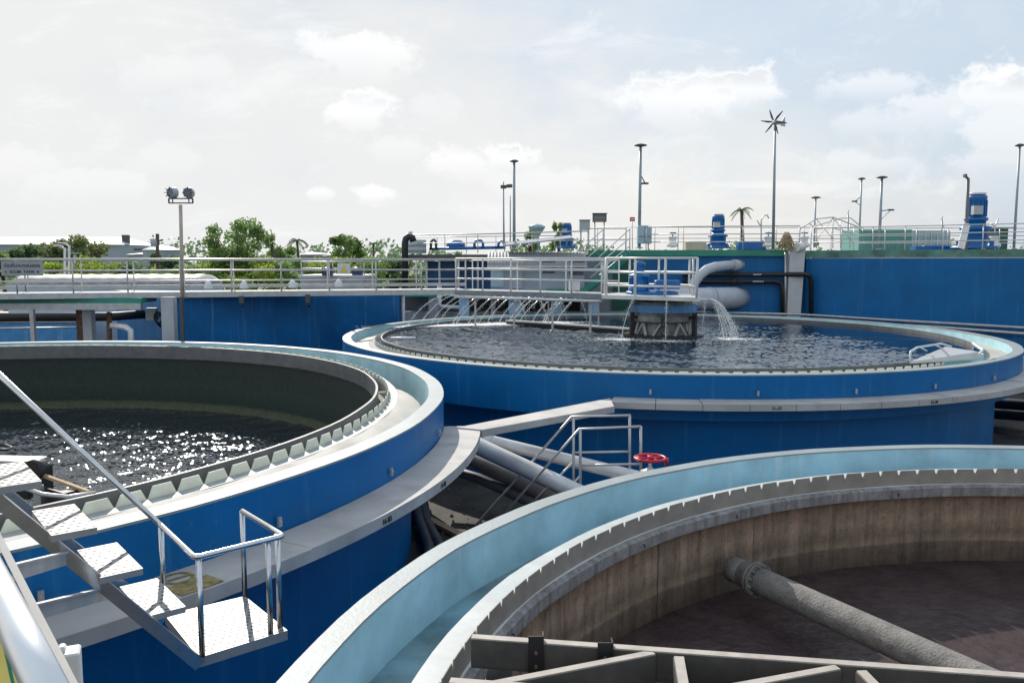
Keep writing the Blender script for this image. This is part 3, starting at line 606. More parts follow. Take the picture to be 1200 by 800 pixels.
# ------------------------------------------------------------------ rotating bridge and drive tower of the back tank
cb_ = thing('radial_bridge', 'grey railed bridge with spray nozzles reaching to the centre of the back tank', 'bridge', (1, 29, Z(1.1)))
a, b = Vector((-2.1, 31.0, Z(1.08))), P(708, 344, 1.08); dv = (b - a).normalized(); nv = Vector((-dv.y, dv.x, 0))
MB().bar(a + nv * .5 - Vector((0, 0, .05)), b + nv * .5 - Vector((0, 0, .05)), 1.0, .1).build('deck', M['rail'], cb_)
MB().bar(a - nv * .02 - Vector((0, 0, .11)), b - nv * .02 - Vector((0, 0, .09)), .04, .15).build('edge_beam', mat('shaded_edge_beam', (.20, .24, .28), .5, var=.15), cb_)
railing(cb_, [a, b], 1.16, [(1, .035), (.68, .03), (.36, .03)], 1.3, .028, M['railw'])
railing(cb_, [a + nv, b + nv], 1.1, [(1, .03), (.68, .025), (.36, .025)], 1.9, .024, M['railw'])
MB().tube([a - nv * .1 - Vector((0, 0, .25)), b - nv * .1 - Vector((0, 0, .25))], .05, 8).build('spray_pipe', M['silver'], cb_)
for t in (.12, .4, .66, .9):
    p = a.lerp(b, t) + nv * .2; MB().box((p.x, p.y, (Z(1.2) + Z(2.6)) / 2), (.07, .07, 1.4)).build('hanger', M['galv'], cb_)
# centre platform
pf = thing('centre_platform', 'railed platform with blue drive motors above the centre of the back tank', 'platform', (4.746, 26.5, Z(1.1)))
f0, f1 = P(705, 345.5, 1.08), P(820, 348.6, 1.08); bk = Vector((.25, 2.3, 0))
MB().prism([f0.xy, f1.xy, (f1 + bk).xy, (f0 + bk).xy], Z(1.20), Z(1.08)).build('deck', M['railw'], pf)
railing(pf, [f0 + Vector((.15, .05, 0)), f1 + Vector((-.08, .05, 0))], 1.16, [(1, .035), (.62, .03), (.26, .03)], 1.05, .04, M['railw'])
railing(pf, [f1 + Vector((-.08, .05, 0)), f1 + bk + Vector((-.08, 0, 0)), f0 + bk], 1.16, [(1, .035), (.62, .03), (.26, .03)], 1.2, .035, M['railw'])
c = Vector((4.55, 26.9, Z(1.08)))
mt = MB().lathe(c, [(0, 0), (.85, 0), (.85, .07), (.8, .1), (.6, .12), (.0, .12)], 24).build('drive_base', M['motor'], pf)
cm = c + Vector((-.45, -.2, .12)); m_ = MB().lathe(cm, [(.32, 0), (.34, .1), (.28, .12), (.28, .42), (.33, .44), (.33, .5), (.2, .54), (.17, .56), (.17, .8), (.2, .82), (.2, .88), (.1, .95), (0, .96)], 18)
for k in range(12): m_.box(cm + Vector((.3 * math.cos(k * PI / 6), .3 * math.sin(k * PI / 6), .27)), (.05, .02, .26), k * PI / 6)
m_.build('gear_motor', M['motor'], pf)
MB().box(c + Vector((.42, -.4, .32)), (.78, .4, .28)).build('motor_cover', M['motor'], pf, .03)
MB().box(Q(673, 334, 28.4), (.36, .3, .36)).build('control_box', M['white'], cb_, .01)
pr = thing('central_pier', 'stained concrete pier with a blue ring rising from the middle of the back tank', 'pier', (4.746, 26.5, 0))
c = (4.87, 26.5, 0)
MB().lathe(c, [(1.02, Z(1.38)), (1.06, Z(1.38)), (1.06, Z(1.62)), (1.02, Z(1.62)), (.95, Z(1.62)), (.95, Z(1.38))], 32, smooth=False).build('blue_ring', mat('pale_blue_ring', (.06, .20, .40), .5, var=.12, streak=.4), pr)
MB().lathe(c, [(.93, Z(1.3)), (.93, Z(1.72)), (.98, Z(1.74)), (.98, Z(1.9)), (.8, Z(1.95)), (.72, Z(2.0)), (.78, Z(2.36)), (.78, Z(3.2))], 12, smooth=False).build('pier_body', mat('stained_pier', (.22, .22, .215), .8, var=.3, scale=3., streak=.6, streak_col=(.06, .06, .06), grime=.6, spot_col=(.06, .06, .05)), pr)
MB().lathe(c, [(.7, Z(2.34)), (1.28, Z(2.34)), (1.28, Z(2.39)), (.7, Z(2.39))], 24, smooth=False).build('skirt', M['dark'], pr)
for k in range(6):
    t = PI / 6 + k * PI / 3 - .2; v = Vector((math.cos(t), math.sin(t), 0)); p = Vector(c) + v
    mb = MB(); mb.box(p * 1.0 + v * .12 + Vector((0, 0, Z(2.0))), (.12, .12, .72), t).box(p + v * .0 + Vector((0, 0, Z(1.78))), (.4, .12, .1), t); mb.build('bracket_leg', M['dark'], pr)
for k in range(8):
    t = k * PI / 4 - .3; v = Vector((math.cos(t), math.sin(t), 0)); sd = Vector((-v.y, v.x, 0)); p = Vector(c)
    mb = MB(); mb.bar(p + v * .80 + Vector((0, 0, Z(1.96))) , p + v * .86 + sd * .22 + Vector((0, 0, Z(2.34))), .07, .05).bar(p + v * .80 + Vector((0, 0, Z(1.96))), p + v * .86 - sd * .22 + Vector((0, 0, Z(2.34))), .07, .05); mb.build('brace', M['paleconc'], pr)
# skimmer arm just above the water
sk = thing('scum_skimmer', 'long pale trough lying low over the water behind the spray jets', 'skimmer', P(690, 380, 2.3))
a, b = P(596, 375.5, 2.28), P(742, 385.5, 2.28)
MB().bar(a, b, .35, .05).build('trough_lid', M['galv'], sk); MB().bar(a - Vector((0, 0, .1)), b - Vector((0, 0, .1)), .28, .14).build('trough', M['dark'], sk)
for t in (.35, .75): MB().box(a.lerp(b, t) + Vector((0, .1, .45)), (.05, .05, .9)).build('hanger', M['galv'], sk)

# spray jets
def jet(p0, p1, up, n=14, rad=.015, nd=130):
    mb = MB(); pts = []
    for i in range(n + 1):
        t = i / n; p = p0.lerp(p1, t); p.z = p0.z + (p1.z - p0.z) * t * t * .95 + up * 4 * t * (1 - t) * .5; p.z = p.z * (1 - 0) if i < n else p1.z
        pts.append(p)
    fi = []
    for i in range(n):
        for j in range(4): fi.append(pts[i].lerp(pts[i + 1], j / 4))
    fi.append(pts[-1])
    mb.tube(fi, [rad * (1 - .45 * i / len(fi)) * random.uniform(.65, 1.15) for i in range(len(fi))], 5)
    for i in range(nd):
        t = random.random() ** .55; j = min(n - 1, int(t * n)); p = pts[j].lerp(pts[j + 1], t * n - j) + Vector([random.gauss(0, .075 * t) for _ in range(3)])
        r = random.uniform(.004, .011); mb.add([p + Vector((r, 0, 0)), p - Vector((r, 0, 0)), p + Vector((0, r, 0)), p - Vector((0, r, 0)), p + Vector((0, 0, r * 1.6)), p - Vector((0, 0, r * 1.6))],
            [(0, 2, 4), (2, 1, 4), (1, 3, 4), (3, 0, 4), (2, 0, 5), (1, 2, 5), (3, 1, 5), (0, 3, 5)], 0, True)
    return mb
a, b = Vector((-2.1, 31.0, Z(1.32))), P(708, 344, 1.32); lands = []
nj = 17
for k in range(nj):
    p0 = a.lerp(b, (k + .4) / nj); p1 = p0 + Vector((-1.75 + random.uniform(-.25, .15), -.7 + random.uniform(-.25, .2), 0)); p1.z = Z(2.41); lands.append(p1)
    tag(jet(p0, p1, .32, rad=.019).build('water_jet', M['droplet']), 'thin white water jet arching from the radial bridge into the back tank', 'water jet', 'water jets curving towards the viewer')
for k in range(4):
    p0 = a.lerp(b, (k + 2.2) / 7) + Vector((.1, .3, 0)); p1 = p0 + Vector((.75, .9, 0)); p1.z = Z(2.41)
    tag(jet(p0, p1, .4).build('water_jet', M['droplet']), 'thin water jet falling to the far side of the radial bridge', 'water jet', 'water jets falling behind the bridge')
for (x0, y0, x1, y1, lb_) in ((752, 351, 728, 391, 'water jet curving left from the near edge of the centre platform'), (781, 352, 780, 396, 'water trickle dropping straight in front of the central pier')):
    p0 = P(x0, y0, 1.2); p1 = Q(x1, y1, p0.y - .2); p1.z = Z(2.41); lands.append(p1); tag(jet(p0, p1, .15 if x0 > 760 else .4).build('water_jet', M['droplet']), lb_, 'water jet')
sp = thing('water_spout', 'small spout pouring a splashing stream right of the centre platform', 'water spout', P(825, 351, 1.2))
p0 = P(826, 351, 1.2); MB().tube([p0 - Vector((.6, 0, 0)), p0 + Vector((.08, 0, 0))], .04, 8).build('spout', M['railw'], sp)
p1 = p0 + Vector((.72, -.1, 0)); p1.z = Z(2.41); lands.append(p1); mb = MB()
for k in range(9):
    j = jet(p0 + Vector((.08, 0, 0)), p1 + Vector((random.gauss(0, .2), random.gauss(0, .2), 0)), .12, rad=.013, nd=170); mb.add(j.v, j.f, 0, True)
mb.build('falling_water', M['droplet'], sp)
# foam where the jets strike
mb = MB()
def fleck(p, r):
    n = 6; t0 = random.random() * 6
    mb.add([p + Vector((0, 0, r * .08))] + [p + Vector((r * random.uniform(.6, 1.2) * 1.5 * math.cos(t0 + i * PI / 3), r * random.uniform(.6, 1.2) * math.sin(t0 + i * PI / 3), 0)) for i in range(n)], [(0, 1 + i, 1 + (i + 1) % n) for i in range(n)], 0, True)
for l in lands:
    for i in range(900):
        d = abs(random.gauss(0, 1)); t = random.random() * 2 * PI
        fleck(Vector((l.x + 1.0 * d * math.cos(t) * .9, l.y - .2 + d * math.sin(t) * .45, Z(2.42) + .022)), random.uniform(.012, .042) / (1 + .45 * d))
for i in range(500):
    p = Vector((random.uniform(-3.6, 9), random.uniform(18.5, 30.5), Z(2.42) + .005))
    if (p.xy - Vector(CC)).length < 8.7 and random.random() < 1 - abs(p.y - 26) / 9: fleck(p, random.uniform(.006, .02))
tag(mb.build('foam', M['foam']), 'white flecks of foam floating where the jets strike the back tank', 'foam', kind='stuff')
# white floating tube at the tank's left
tag(MB().tube([P(458, 396.5, 2.38), P(487, 396, 2.38)], .05, 8).build('floating_pipe', M['white']), 'short white pipe floating at the left edge of the back tank', 'pipe')
# scum ramp at the right of the back tank
rp = thing('scum_ramp', 'pale tilted scum beach plate with a thin hoop rail inside the back tank', 'ramp', P(1110, 415, 2.2))
pts = [P(1066, 424, 2.28), P(1108, 406, 2.06), P(1147, 412, 2.16), P(1150, 419, 2.3)]
mb = MB(); mb.add(pts + [p - Vector((0, 0, .04)) for p in pts], [(0, 1, 2, 3), (7, 6, 5, 4), (0, 4, 5, 1), (1, 5, 6, 2), (2, 6, 7, 3), (3, 7, 4, 0)]); mb.build('plate', mat('ramp_sheet', (.52, .52, .52), .55, var=.06), rp)
MB().tube([P(1066, 424, 2.28), P(1067, 412, 2.05), P(1075, 407, 1.98), P(1103, 402.5, 1.95), P(1115, 406, 2.02)], .025, 8).build('hoop_rail', M['railw'], rp)
MB().tube([P(1079, 407, 1.98), P(1086, 411, 2.1)], .02, 6).build('stay', M['railw'], rp)
MB().tube([P(1096, 404, 1.96), P(1104, 408, 2.1)], .02, 6).build('stay', M['railw'], rp)
MB().tube([P(1140, 402, 2.1), P(1152, 410, 2.1), P(1147, 416, 2.2)], .03, 8).build('end_hoop', M['railw'], rp)
q = [P(1107, 421, 2.30), P(1153, 417, 2.30), P(1150, 413.5, 2.30), P(1125, 415, 2.30)]
MB().prism([v.xy for v in q], Z(2.5), Z(2.26)).build('side_block', M['cyan'], rp)

# ------------------------------------------------------------------ drained tank fittings
mp_ = thing('sludge_pipe', 'thick flanged grey pipe crossing the drained tank just above the sludge', 'pipe', P(900, 690, 4.6 * K))
pa, pb = P(872, 672, 4.62 * K), P(1160, 803, 4.62 * K); dd = (pb - pa).normalized(); pb = pb + dd * 1.7
pipem = mat('scaled_pipe', (.22, .205, .19), .8, var=.2, scale=9., bump=.7, bscale=45, spots=.9, spot_col=(.07, .06, .05), grime=.35)
MB().tube([pa.lerp(pb, i / 10) for i in range(11)], .195 * K, 24).build('pipe_run', pipem, mp_)
mb = MB(); mb.tube([pa - dd * .17, pa + dd * .10], 0.19 * K, 20); mb.build('wall_sleeve', pipem, mp_)
mb = MB(); mb.tube([pa + dd * .134, pa + dd * .168], .255 * K, 24).tube([pa + dd * .176, pa + dd * .21], .255 * K, 24)
for k in range(12):
    e = dd.orthogonal().normalized(); f_ = dd.cross(e); v = e * math.cos(k * PI / 6) + f_ * math.sin(k * PI / 6)
    mb.tube([pa + dd * .11 + v * .148, pa + dd * .235 + v * .148], .014, 6)
mb.build('flange', pipem, mp_)
# truss walkway of the drained tank
ts = thing('truss_bridge', 'weathered grey channel-beam frame crossing the drained tank at the bottom', 'bridge frame', P(700, 780, 3.2 * K))
def chan(name, p, q, w=.052, hgt=.172, plate=True):
    mb = MB(); p, q = Vector(p), Vector(q); dn = Vector((0, 0, -1))
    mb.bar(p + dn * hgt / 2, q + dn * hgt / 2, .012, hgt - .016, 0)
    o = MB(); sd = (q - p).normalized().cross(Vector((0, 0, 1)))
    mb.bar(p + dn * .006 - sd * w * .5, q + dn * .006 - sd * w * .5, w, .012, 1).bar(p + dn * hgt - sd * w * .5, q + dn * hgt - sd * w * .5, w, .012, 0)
    return mb.build(name, [M['beam'], M['beamlit']], ts)
h = 3.2 * K
chan('chord', P(552, 747, h), P(1270, 798, h))
chan('chord', P(526, 799, h), P(700, 812, h))
chan('diagonal', P(560, 806, h), P(768, 765.5, h + .004), w=.048)
chan('strut', P(790, 768, h - .004), P(797, 812, h - .004), w=.052)
chan('diagonal', P(800, 817, h), P(985, 783, h + .004), w=.048)
chan('strut', P(1004, 785, h - .004), P(1030, 812, h - .004), w=.052)
chan('diagonal', P(1180, 815, h), P(1290, 800, h + .004), w=.048)
for x, y, s in ((628, 748, 1.), (709, 754, .7)):
    p = P(x, y, h - .02); mb = MB(); mb.box(p + Vector((0, -.02, -.115 * s)), (.087, .008, .28 * s)).box(p + Vector((.04, .007, -.115 * s)), (.008, .07, .28 * s)); mb.build('angle_cleat', M['dark'], ts)
    MB().tube([p + Vector((0, -.02, -.07)), p + Vector((0, -.036, -.07))], .011, 6).tube([p + Vector((0, -.02, -.15 * s)), p + Vector((0, -.036, -.15 * s))], .011, 6).build('bolt', M['rust'], ts)
p = P(585, 786, 3.62 * K); tag(MB().lathe(p, [(.0, .067), (.05, .067), (.07, .04), (.08, 0), (.08, -.08), (0, -.08)], 16).box(p + Vector((.014, 0, -.11)), (.2, .13, .07)).build('guide_roller', M['dkgrey']), 'dark guide roller block under the truss beam beside the weir', 'roller')

# ------------------------------------------------------------------ access stair at the left
st = thing('access_stair', 'shiny steel stair with dimpled treads and a tube handrail coming down at the left', 'stair', P(233, 770, 2.8))
hp = 2.8
Pp, Qq, Rr, Ss = P(193, 720, hp), P(287, 698, hp), P(337, 738, hp), P(233, 770, hp)
eu = (Qq - Pp).normalized(); ev = (Ss - Pp).normalized()
def plate(name, c4, th, nx, ny, par):
    mb = MB(); d = Vector((0, 0, -th)); mb.add(c4 + [p + d for p in c4], [(0, 3, 2, 1), (4, 5, 6, 7), (0, 1, 5, 4), (1, 2, 6, 5), (2, 3, 7, 6), (3, 0, 4, 7)], 0)
    for i in range(nx):
        for j in range(ny):
            u = (i + .5 + (.25 if j % 2 else -.25)) / nx; v = (j + .5) / ny
            u = min(.95, max(.05, u)); p = c4[0].lerp(c4[1], u).lerp(c4[3].lerp(c4[2], u), v) + Vector((0, 0, .003))
            a_ = (c4[1] - c4[0]).normalized() * .016; b_ = (c4[3] - c4[0]).normalized() * .008
            a_ = (a_ * .55 + b_ * -1.0 * (1 if j % 2 else -1)).normalized() * .018 if False else a_
            mb.add([p + a_, p + a_ * .5 + b_, p - a_ * .5 + b_, p - a_, p - a_ * .5 - b_, p + a_ * .5 - b_], [tuple(range(6))[::-1]], 1)
    return mb.build(name, [M['tread'], M['lug']], par)
plate('platform', [Pp, Qq, Rr, Ss], .075, 12, 16, st)
tr = [(184, 677, 2.45), (137, 635, 2.10), (87, 590, 1.75), (27, 540, 1.40), (-45, 482, 1.05)]
u_ = Vector((.775, .632, 0)); v_ = Vector((.632, -.775, 0)); tds = []
for (x, y, hh) in tr:
    b_ = P(x, y, hh); tds.append(b_); plate('tread', [b_ - u_ * .27, b_, b_ + v_ * .68, b_ + v_ * .68 - u_ * .27], .045, 5, 10, st)
# stringers
for sgn, q0 in ((0, Pp), (1, Ss)):
    lo = q0 + Vector((0, 0, -.045)); hi = tds[4] + (v_ * .70 if sgn else Vector((0, 0, 0))) - u_ * .25 + Vector((0, 0, -.06))
    sd = v_ * (.02 if sgn else -.0)
    MB().bar(lo + sd, hi + sd, .03, .085).build('stringer', M['steel'], st)
hr_ = .73
tops = [p + Vector((0, 0, hr_)) for p in (Pp, Ss, Rr, Qq)]
tp = tds[4] - v_ * .0 + Vector((0, 0, hr_ + .15))
far = Q(-60, 384, tds[4].y)
pth = [far, tops[0], tops[1], tops[2] - ev * .03, tops[3]]
def soft(pts, r=.045):
    o = [pts[0]]
    for i in range(1, len(pts) - 1):
        a, b, c = pts[i - 1], pts[i], pts[i + 1]; da = (a - b).normalized() * r; dc = (c - b).normalized() * r
        for t in (0, .25, .5, .75, 1): o.append((b + da) * (1 - t) ** 2 + b * 2 * t * (1 - t) + (b + dc) * t * t)
    o.append(pts[-1]); return o
MB().tube(soft(pth), .021, 14).build('handrail', M['steel'], st)
for q0 in (Pp, Ss + eu * .03 - ev * .02, Rr - eu * .12 - ev * .03, Rr - eu * .02 - ev * .1, Qq): MB().tube([q0 - Vector((0, 0, .01)), q0 + Vector((0, 0, hr_))], .021, 12).build('post', M['steel'], st)
# landing ties between the stringer and the foreground rail
for (x0, y0, d0, x1, y1, d1, k) in ((15, 662, 4.2, 80, 646, 5.35, 0), (38, 709, 4.3, 128, 687, 5.6, 1)):
    tag(MB().bar(Q(x0, y0, d0), Q(x1, y1, d1), .05, .012).bar(Q(x0, y0, d0) - Vector((0, 0, .045)), Q(x1, y1, d1) - Vector((0, 0, .045)), .012, .08).build('tie_bar', M['galv']), ['upper', 'lower'][k] + ' steel angle bar tying the stair to the foreground rail', 'tie bar')
# foreground handrail
fr = thing('foreground_handrail', 'large blurred silver tube rail with a flat strip at the lower left corner', 'handrail', Q(40, 760, 1.1))
MB().tube([Q(66, 830, 1.0), Q(22, 740, 1.16), Q(-30, 640, 1.36), Q(-90, 520, 1.7)], .0255, 24).build('tube', mat('satin_tube', (.80, .80, .80), .38, metal=.75, var=.04), fr)
MB().bar(Q(96, 822, 1.1), Q(-8, 618, 1.55), .012, .004, up=(0, -.2, 1)).build('flat_strip', M['tread'], fr)
MB().box(Q(86, 790, 1.35), (.025, .04, .09), .4).box(Q(73, 762, 1.35), (.012, .02, .02), .4).build('cable_clip', M['white'], fr, .003)
ys = thing('yellow_notice', 'yellow notice board corner beneath the foreground tube rail', 'sign', Q(2, 790, 1.2))
MB().bar(Q(-60, 745, 1.25), Q(6, 860, 1.15), .12, .006, up=(.2, -1, .6)).build('board', M['yell'], ys)
MB().bar(Q(-5, 712, 1.22), Q(22, 830, 1.12), .004, .004).build('frame', M['green'], ys)

# skimmer head and clutter at the foot of the stair's top
sh = thing('scum_skimmer', 'dark steel skimmer head with a hose over the rim of the left tank', 'skimmer', P(40, 560, 2.3))
MB().box(P(18, 562, 2.3), (.6, .4, .3), -.1).build('housing', M['dark'], sh, .02)
MB().box(P(18, 539, 2.05), (.55, .22, .04), -.1).build('top_plate', M['galv'], sh)
MB().tube([P(36, 552, 2.1), P(47, 548, 2.1)], .11, 14).build('roller', M['dark'], sh)
MB().bar(P(46, 555, 2.15), P(104, 576, 2.25), .04, .03).build('arm', M['wood'], sh)
a_ = [P(50, 577, 2.3), P(70, 570, 2.2), P(106, 577, 2.3), P(75, 585, 2.3)]; MB().prism([v.xy for v in a_], Z(2.45), Z(2.24)).build('scraper', M['dark'], sh)
MB().tube([P(30, 572, 2.2), P(50, 579, 2.25), P(80, 582, 2.25), P(112, 577, 2.25)], .022, 8).build('hose', M['galv'], sh)
MB().tube([P(-10, 522, 2.0), P(6, 521, 2.0), P(14, 524, 2.0), P(9, 527, 2.0), P(-10, 526, 2.0)], .015, 6).build('cable', M['dark'], sh)
MB().box(P(46, 586, 2.35), (.07, .07, .3)).build('foot', M['galv'], sh)

# ------------------------------------------------------------------ pit between the tanks
tag(MB().tube([Q(540, 506, 15.4), Q(580, 518, 15.1), Q(752, 560, 14.2), Q(800, 575, 13.9)], .115, 20).tube([Q(572, 515.4, 15.15), Q(577, 516.8, 15.12)], .128, 20).build('silver_pipe', M['silver']), 'slimmer upper silver pipe under the crossing slab', 'pipe', 'silver pipes in the pit')
tag(MB().tube([Q(535, 510, 15.2), Q(559, 521, 15.0), Q(676, 576, 13.6), Q(720, 597, 13.1)], .145, 20).build('silver_pipe', M['silver']), 'thicker lower silver pipe slanting down under the crossing slab', 'pipe', 'silver pipes in the pit')
tag(MB().tube([Q(520, 528, 16.0), Q(555, 540, 15.8), Q(660, 590, 14.6)], .13, 14).build('dark_pipe', mat('soiled_pipe', (.14, .12, .11), .6, var=.2)), 'soiled dark pipe lying below the two silver pipes', 'pipe')
tag(MB().tube([Q(510, 545, 16.2), Q(560, 560, 15.8), Q(640, 596, 14.6)], .1, 12).build('dark_pipe', M['dkgrey']), 'lowest dark pipe on the floor of the pit', 'pipe')
tag(MB().bar(P(494, 604, 4.83), P(545, 630, 4.83), .15, .07).build('timber_plank', M['wood']), 'tan timber plank on the pit floor between the tanks', 'plank')
tag(MB().bar(P(489, 616, 4.85), P(506, 634, 4.85), .15, .04).build('timber_plank', M['wood']), 'short tan board beside the blue wall in the pit', 'plank')
for k, (x0, x1) in enumerate(((492, 503), (500, 516))):
    tag(MB().tube([P(x0 - 4, 585, 4.75), P(x0, 610, 4.75), P(x1, 640, 4.75), P(x1 + 1, 670, 4.75), P(x1 - 6, 700, 4.75)], .09, 10).build('black_hose', M['dkgrey']), ['black hose hugging the blue wall of the left tank', 'outer black hose curving over the pit floor'][k], 'hose')
for k, (y0, dd_) in enumerate(((474, 24), (486, 23.5), (503, 23))):
    tag(MB().tube([Q(1150, y0 - 2, dd_ + 1), Q(1260, y0 + 6, dd_ - 2)], .14 if k < 2 else .08, 12).build('black_pipe', M['dark'] if k < 2 else M['wood']), ['upper black pipe right of the back tank', 'middle black pipe right of the back tank', 'tan rail below the black pipes right of the back tank'][k], 'pipe')
mb = MB(); rr_ = random.Random(3)
for i in range(420):
    p = P(rr_.uniform(490, 760), rr_.uniform(520, 660), 4.89); z_ = rr_.uniform(.01, .05)
    if (p.xy - Vector(CC)).length < 9.5 or (p.xy - Vector(CD)).length < 6.6 or (p.xy - Vector(CA)).length < 9.5: continue
    mb.add([p + Vector((rr_.uniform(.5, 1) * z_ * 1.5 * math.cos(t), rr_.uniform(.5, 1) * z_ * 1.5 * math.sin(t), 0)) for t in (0, 1.3, 2.5, 3.8, 5)] + [p + Vector((0, 0, z_))], [(0, 1, 5), (1, 2, 5), (2, 3, 5), (3, 4, 5), (4, 0, 5)])
tag(mb.build('rubble', mat('rubble_stone', (.12, .11, .10), .9, var=.5, scale=6)), 'small stones and rubble strewn over the dark pit floor', 'rubble', kind='stuff')
# stair handrails standing in the gap
for k, (d, ln, md, md2, pst) in enumerate(((14.3, [(557.5, 615.5), (670, 488), (739, 486.5)], [(628, 585), (672, 541)], [(673, 530), (737, 529)], [(672, 488, 575), (738, 486.5, 560)]), (13.8, [(593.5, 599), (679, 502.5), (751, 499.5)], [(655, 585), (681, 556)], [(681, 545), (751, 543.5)], [(680, 502, 575), (751, 499.5, 560)]))):
    t = thing('stair_handrail', ['farther', 'nearer'][k] + ' of two grey pipe handrails left of the red valve wheel', 'handrail', Q(ln[1][0], 580, d), 'pair of pit stair handrails')
    lo = Q(ln[0][0], ln[0][1], d + .1); MB().tube([lo, Q(*ln[1], d), Q(*ln[2], d)], .022, 8).build('top_rail', M['rail'], t)
    MB().tube([Q(*md[0], d), Q(*md[1], d)], .02, 8).build('sloping_rail', M['rail'], t)
    MB().tube([Q(*md2[0], d), Q(*md2[1], d)], .02, 8).build('mid_rail', M['rail'], t)
    for x, y0, y1 in pst: MB().tube([Q(x, y0, d), Q(x, y1, d)], .024, 8).build('post', M['rail'], t)
tag(MB().prism([Q(672, 580, 14.35).xy, Q(745, 580, 14.35).xy, Q(752, 580, 13.75).xy, Q(678, 580, 13.75).xy], Q(700, 590, 14).z, Q(700, 584, 14).z).build('stair_landing', M['galv']), 'small steel landing at the foot of the two grey handrails', 'landing')
gv = thing('gate_valve', 'red handwheel gate valve standing behind the cyan rim', 'valve', Q(762, 560, 13.4))
c = Q(762, 536.5, 13.4); mb = MB(); rw = .25
mb.tube([c + Vector((rw * math.cos(2 * PI * i / 32), rw * math.sin(2 * PI * i / 32), 0)) for i in range(33)], .026, 10, caps=False)
for k in range(5):
    t = 2 * PI * k / 5 + .4; mb.tube([c + Vector((.03 * math.cos(t), .03 * math.sin(t), -.01)), c + Vector((rw * math.cos(t), rw * math.sin(t), 0))], .017, 8)
mb.lathe(c + Vector((0, 0, -.03)), [(0, .07), (.05, .07), (.05, 0), (0, 0)], 12).build('handwheel', M['red'], gv)
MB().tube([c + Vector((.26, -.02, .0)), c + Vector((.27, -.02, -.12))], [.04, .03], 8).build('crank_handle', M['red'], gv)
MB().lathe(c + Vector((0, 0, -1.0)), [(.18, 0), (.18, .3), (.1, .4), (.12, .6), (.16, .72), (.16, .78), (.06, .82), (.03, .86), (.03, 1.0), (0, 1.0)], 14).build('yoke', M['galv'], gv)
# ------------------------------------------------------------------ upper tank deck at the back right
def xz(x, y, d): return Q(x, y, d)
T = thing('upper_tank', 'high blue tank with green deck edge and white duct behind the back tank', 'tank', (10, 40, 0))
w0, w1 = Q(757, 300, 39.4), Q(945, 300, 38.3)
w0b = Q(690, 300, 39.8)
def wallbox(a, b, z0, z1, th, name, m, par, push=0.):
    d = (b - a); d.z = 0; d.normalize(); n = Vector((-d.y, d.x, 0))
    return MB().prism([(a + n * push).xy, (b + n * push).xy, (b + n * (push + th)).xy, (a + n * (push + th)).xy], z0, z1).build(name, m, par)
wallbox(w0, w1, 0, Z(-.22), .4, 'wall', M['blue'], T)
wallbox(Q(718, 300, 39.6), w0 - Vector((.01, 0, 0)), 0, Z(-.22), .4, 'green_panel', mat('dark_green_paint', (.012, .10, .07), .5), T)
wallbox(w0b, w1 - Vector((.35, 0, 0)), Z(-.22), Z(-.50), 1.6, 'deck_edge', M['green'], T, -.16)
wallbox(Q(680, 300, 40.), Q(717.8, 300, 39.8), 0, Z(-.22), .3, 'side_wall', M['shed'], T)
U2 = thing('upper_tank', 'long high blue tank wall at the right edge under the lattice of rails', 'tank', (18, 38, 0))
e0, e1 = Q(945, 300, 38.1), Q(1420, 300, 29.4)
wallbox(e0, e1, 0, Z(-.10), .4, 'wall', M['blue'], U2)
wallbox(e0 + Vector((.25, 0, 0)), e1, Z(-.10), Z(-.145), .32, 'coping', M['paleconc'], U2, .02)
wallbox(e0 - Vector((.6, -.15, 0)), e1, Z(-.147), Z(-.46), 1.6, 'deck_edge', mat('worn_green_edge', (.10, .24, .19), .6, var=.35, scale=1.5, grime=.5, spot_col=(.16, .14, .11)), U2, .34)
# deck surface
dk = MB(); dk.prism([Q(690, 300, 40.).xy, Q(940, 300, 39.9).xy, Q(945, 300, 38.6).xy, Q(1420, 300, 30.2).xy, (60, 60), (3, 60)], Z(-.3), Z(-.47)); tag(dk.build('upper_deck', M['conc']), 'grey concrete deck on top of the high blue tanks', 'deck')
# guard rails along the edge
def edge_rail(lbl, pts, d_lv, spacing=1.5, hgt=1.08):
    t = thing('guard_rail', lbl, 'guard rail', pts[0], 'guard rails on the upper deck')
    railing(t, pts, hgt, d_lv, spacing, .022, M['rail']); return t
zt_ = Z(-.47)
def G(x, d): v = Q(x, 295, d); v.z = zt_; return v
edge_rail('guard rail from the pale blue cabinet to the wind turbine pole', [G(757, 39.4), G(909, 38.5), G(936, 38.5)], [1, .68, .36], 1.5, 1.13)
edge_rail('guard rail along the long right-hand wall in front of the big blue motor', [G(950, 38.6), G(1060, 36.8), G(1200, 34.2), G(1400, 30.3)], [1, .68, .36], 1.35, 1.05)
edge_rail('fainter second guard rail farther back on the upper deck', [G(700, 44), G(900, 44.5), G(1010, 45)], [1, .55], 1.6, 1.3)
edge_rail('far guard rail crossing in front of the teal container', [G(1000, 42), G(1110, 41.5), G(1200, 42)], [1, .68, .36], 1.4, 1.15)
edge_rail('short guard rail beside the stair heads left of the pale blue cabinet', [G(680, 41), G(733, 41)], [1, .5], 1.2, 1.1)
fb = thing('hump_rails', 'peaked rails of a small footbridge rising above the upper deck rails', 'footbridge', G(970, 41.5))
for dz, ln in ((0, [(938, 268), (957, 256.5), (976, 254.5), (1006, 266)]), (1, [(948, 262), (957, 268), (976, 267), (1000, 274)])):
    MB().tube([Q(x, y, 41.5) for x, y in ln], .028, 6).build('rail', M['rail'], fb)
MB().tube([Q(x, y, 43) for x, y in [(952, 266), (985, 256), (997, 255.5), (1012, 268)]], .028, 6).build('rail', M['rail'], fb)
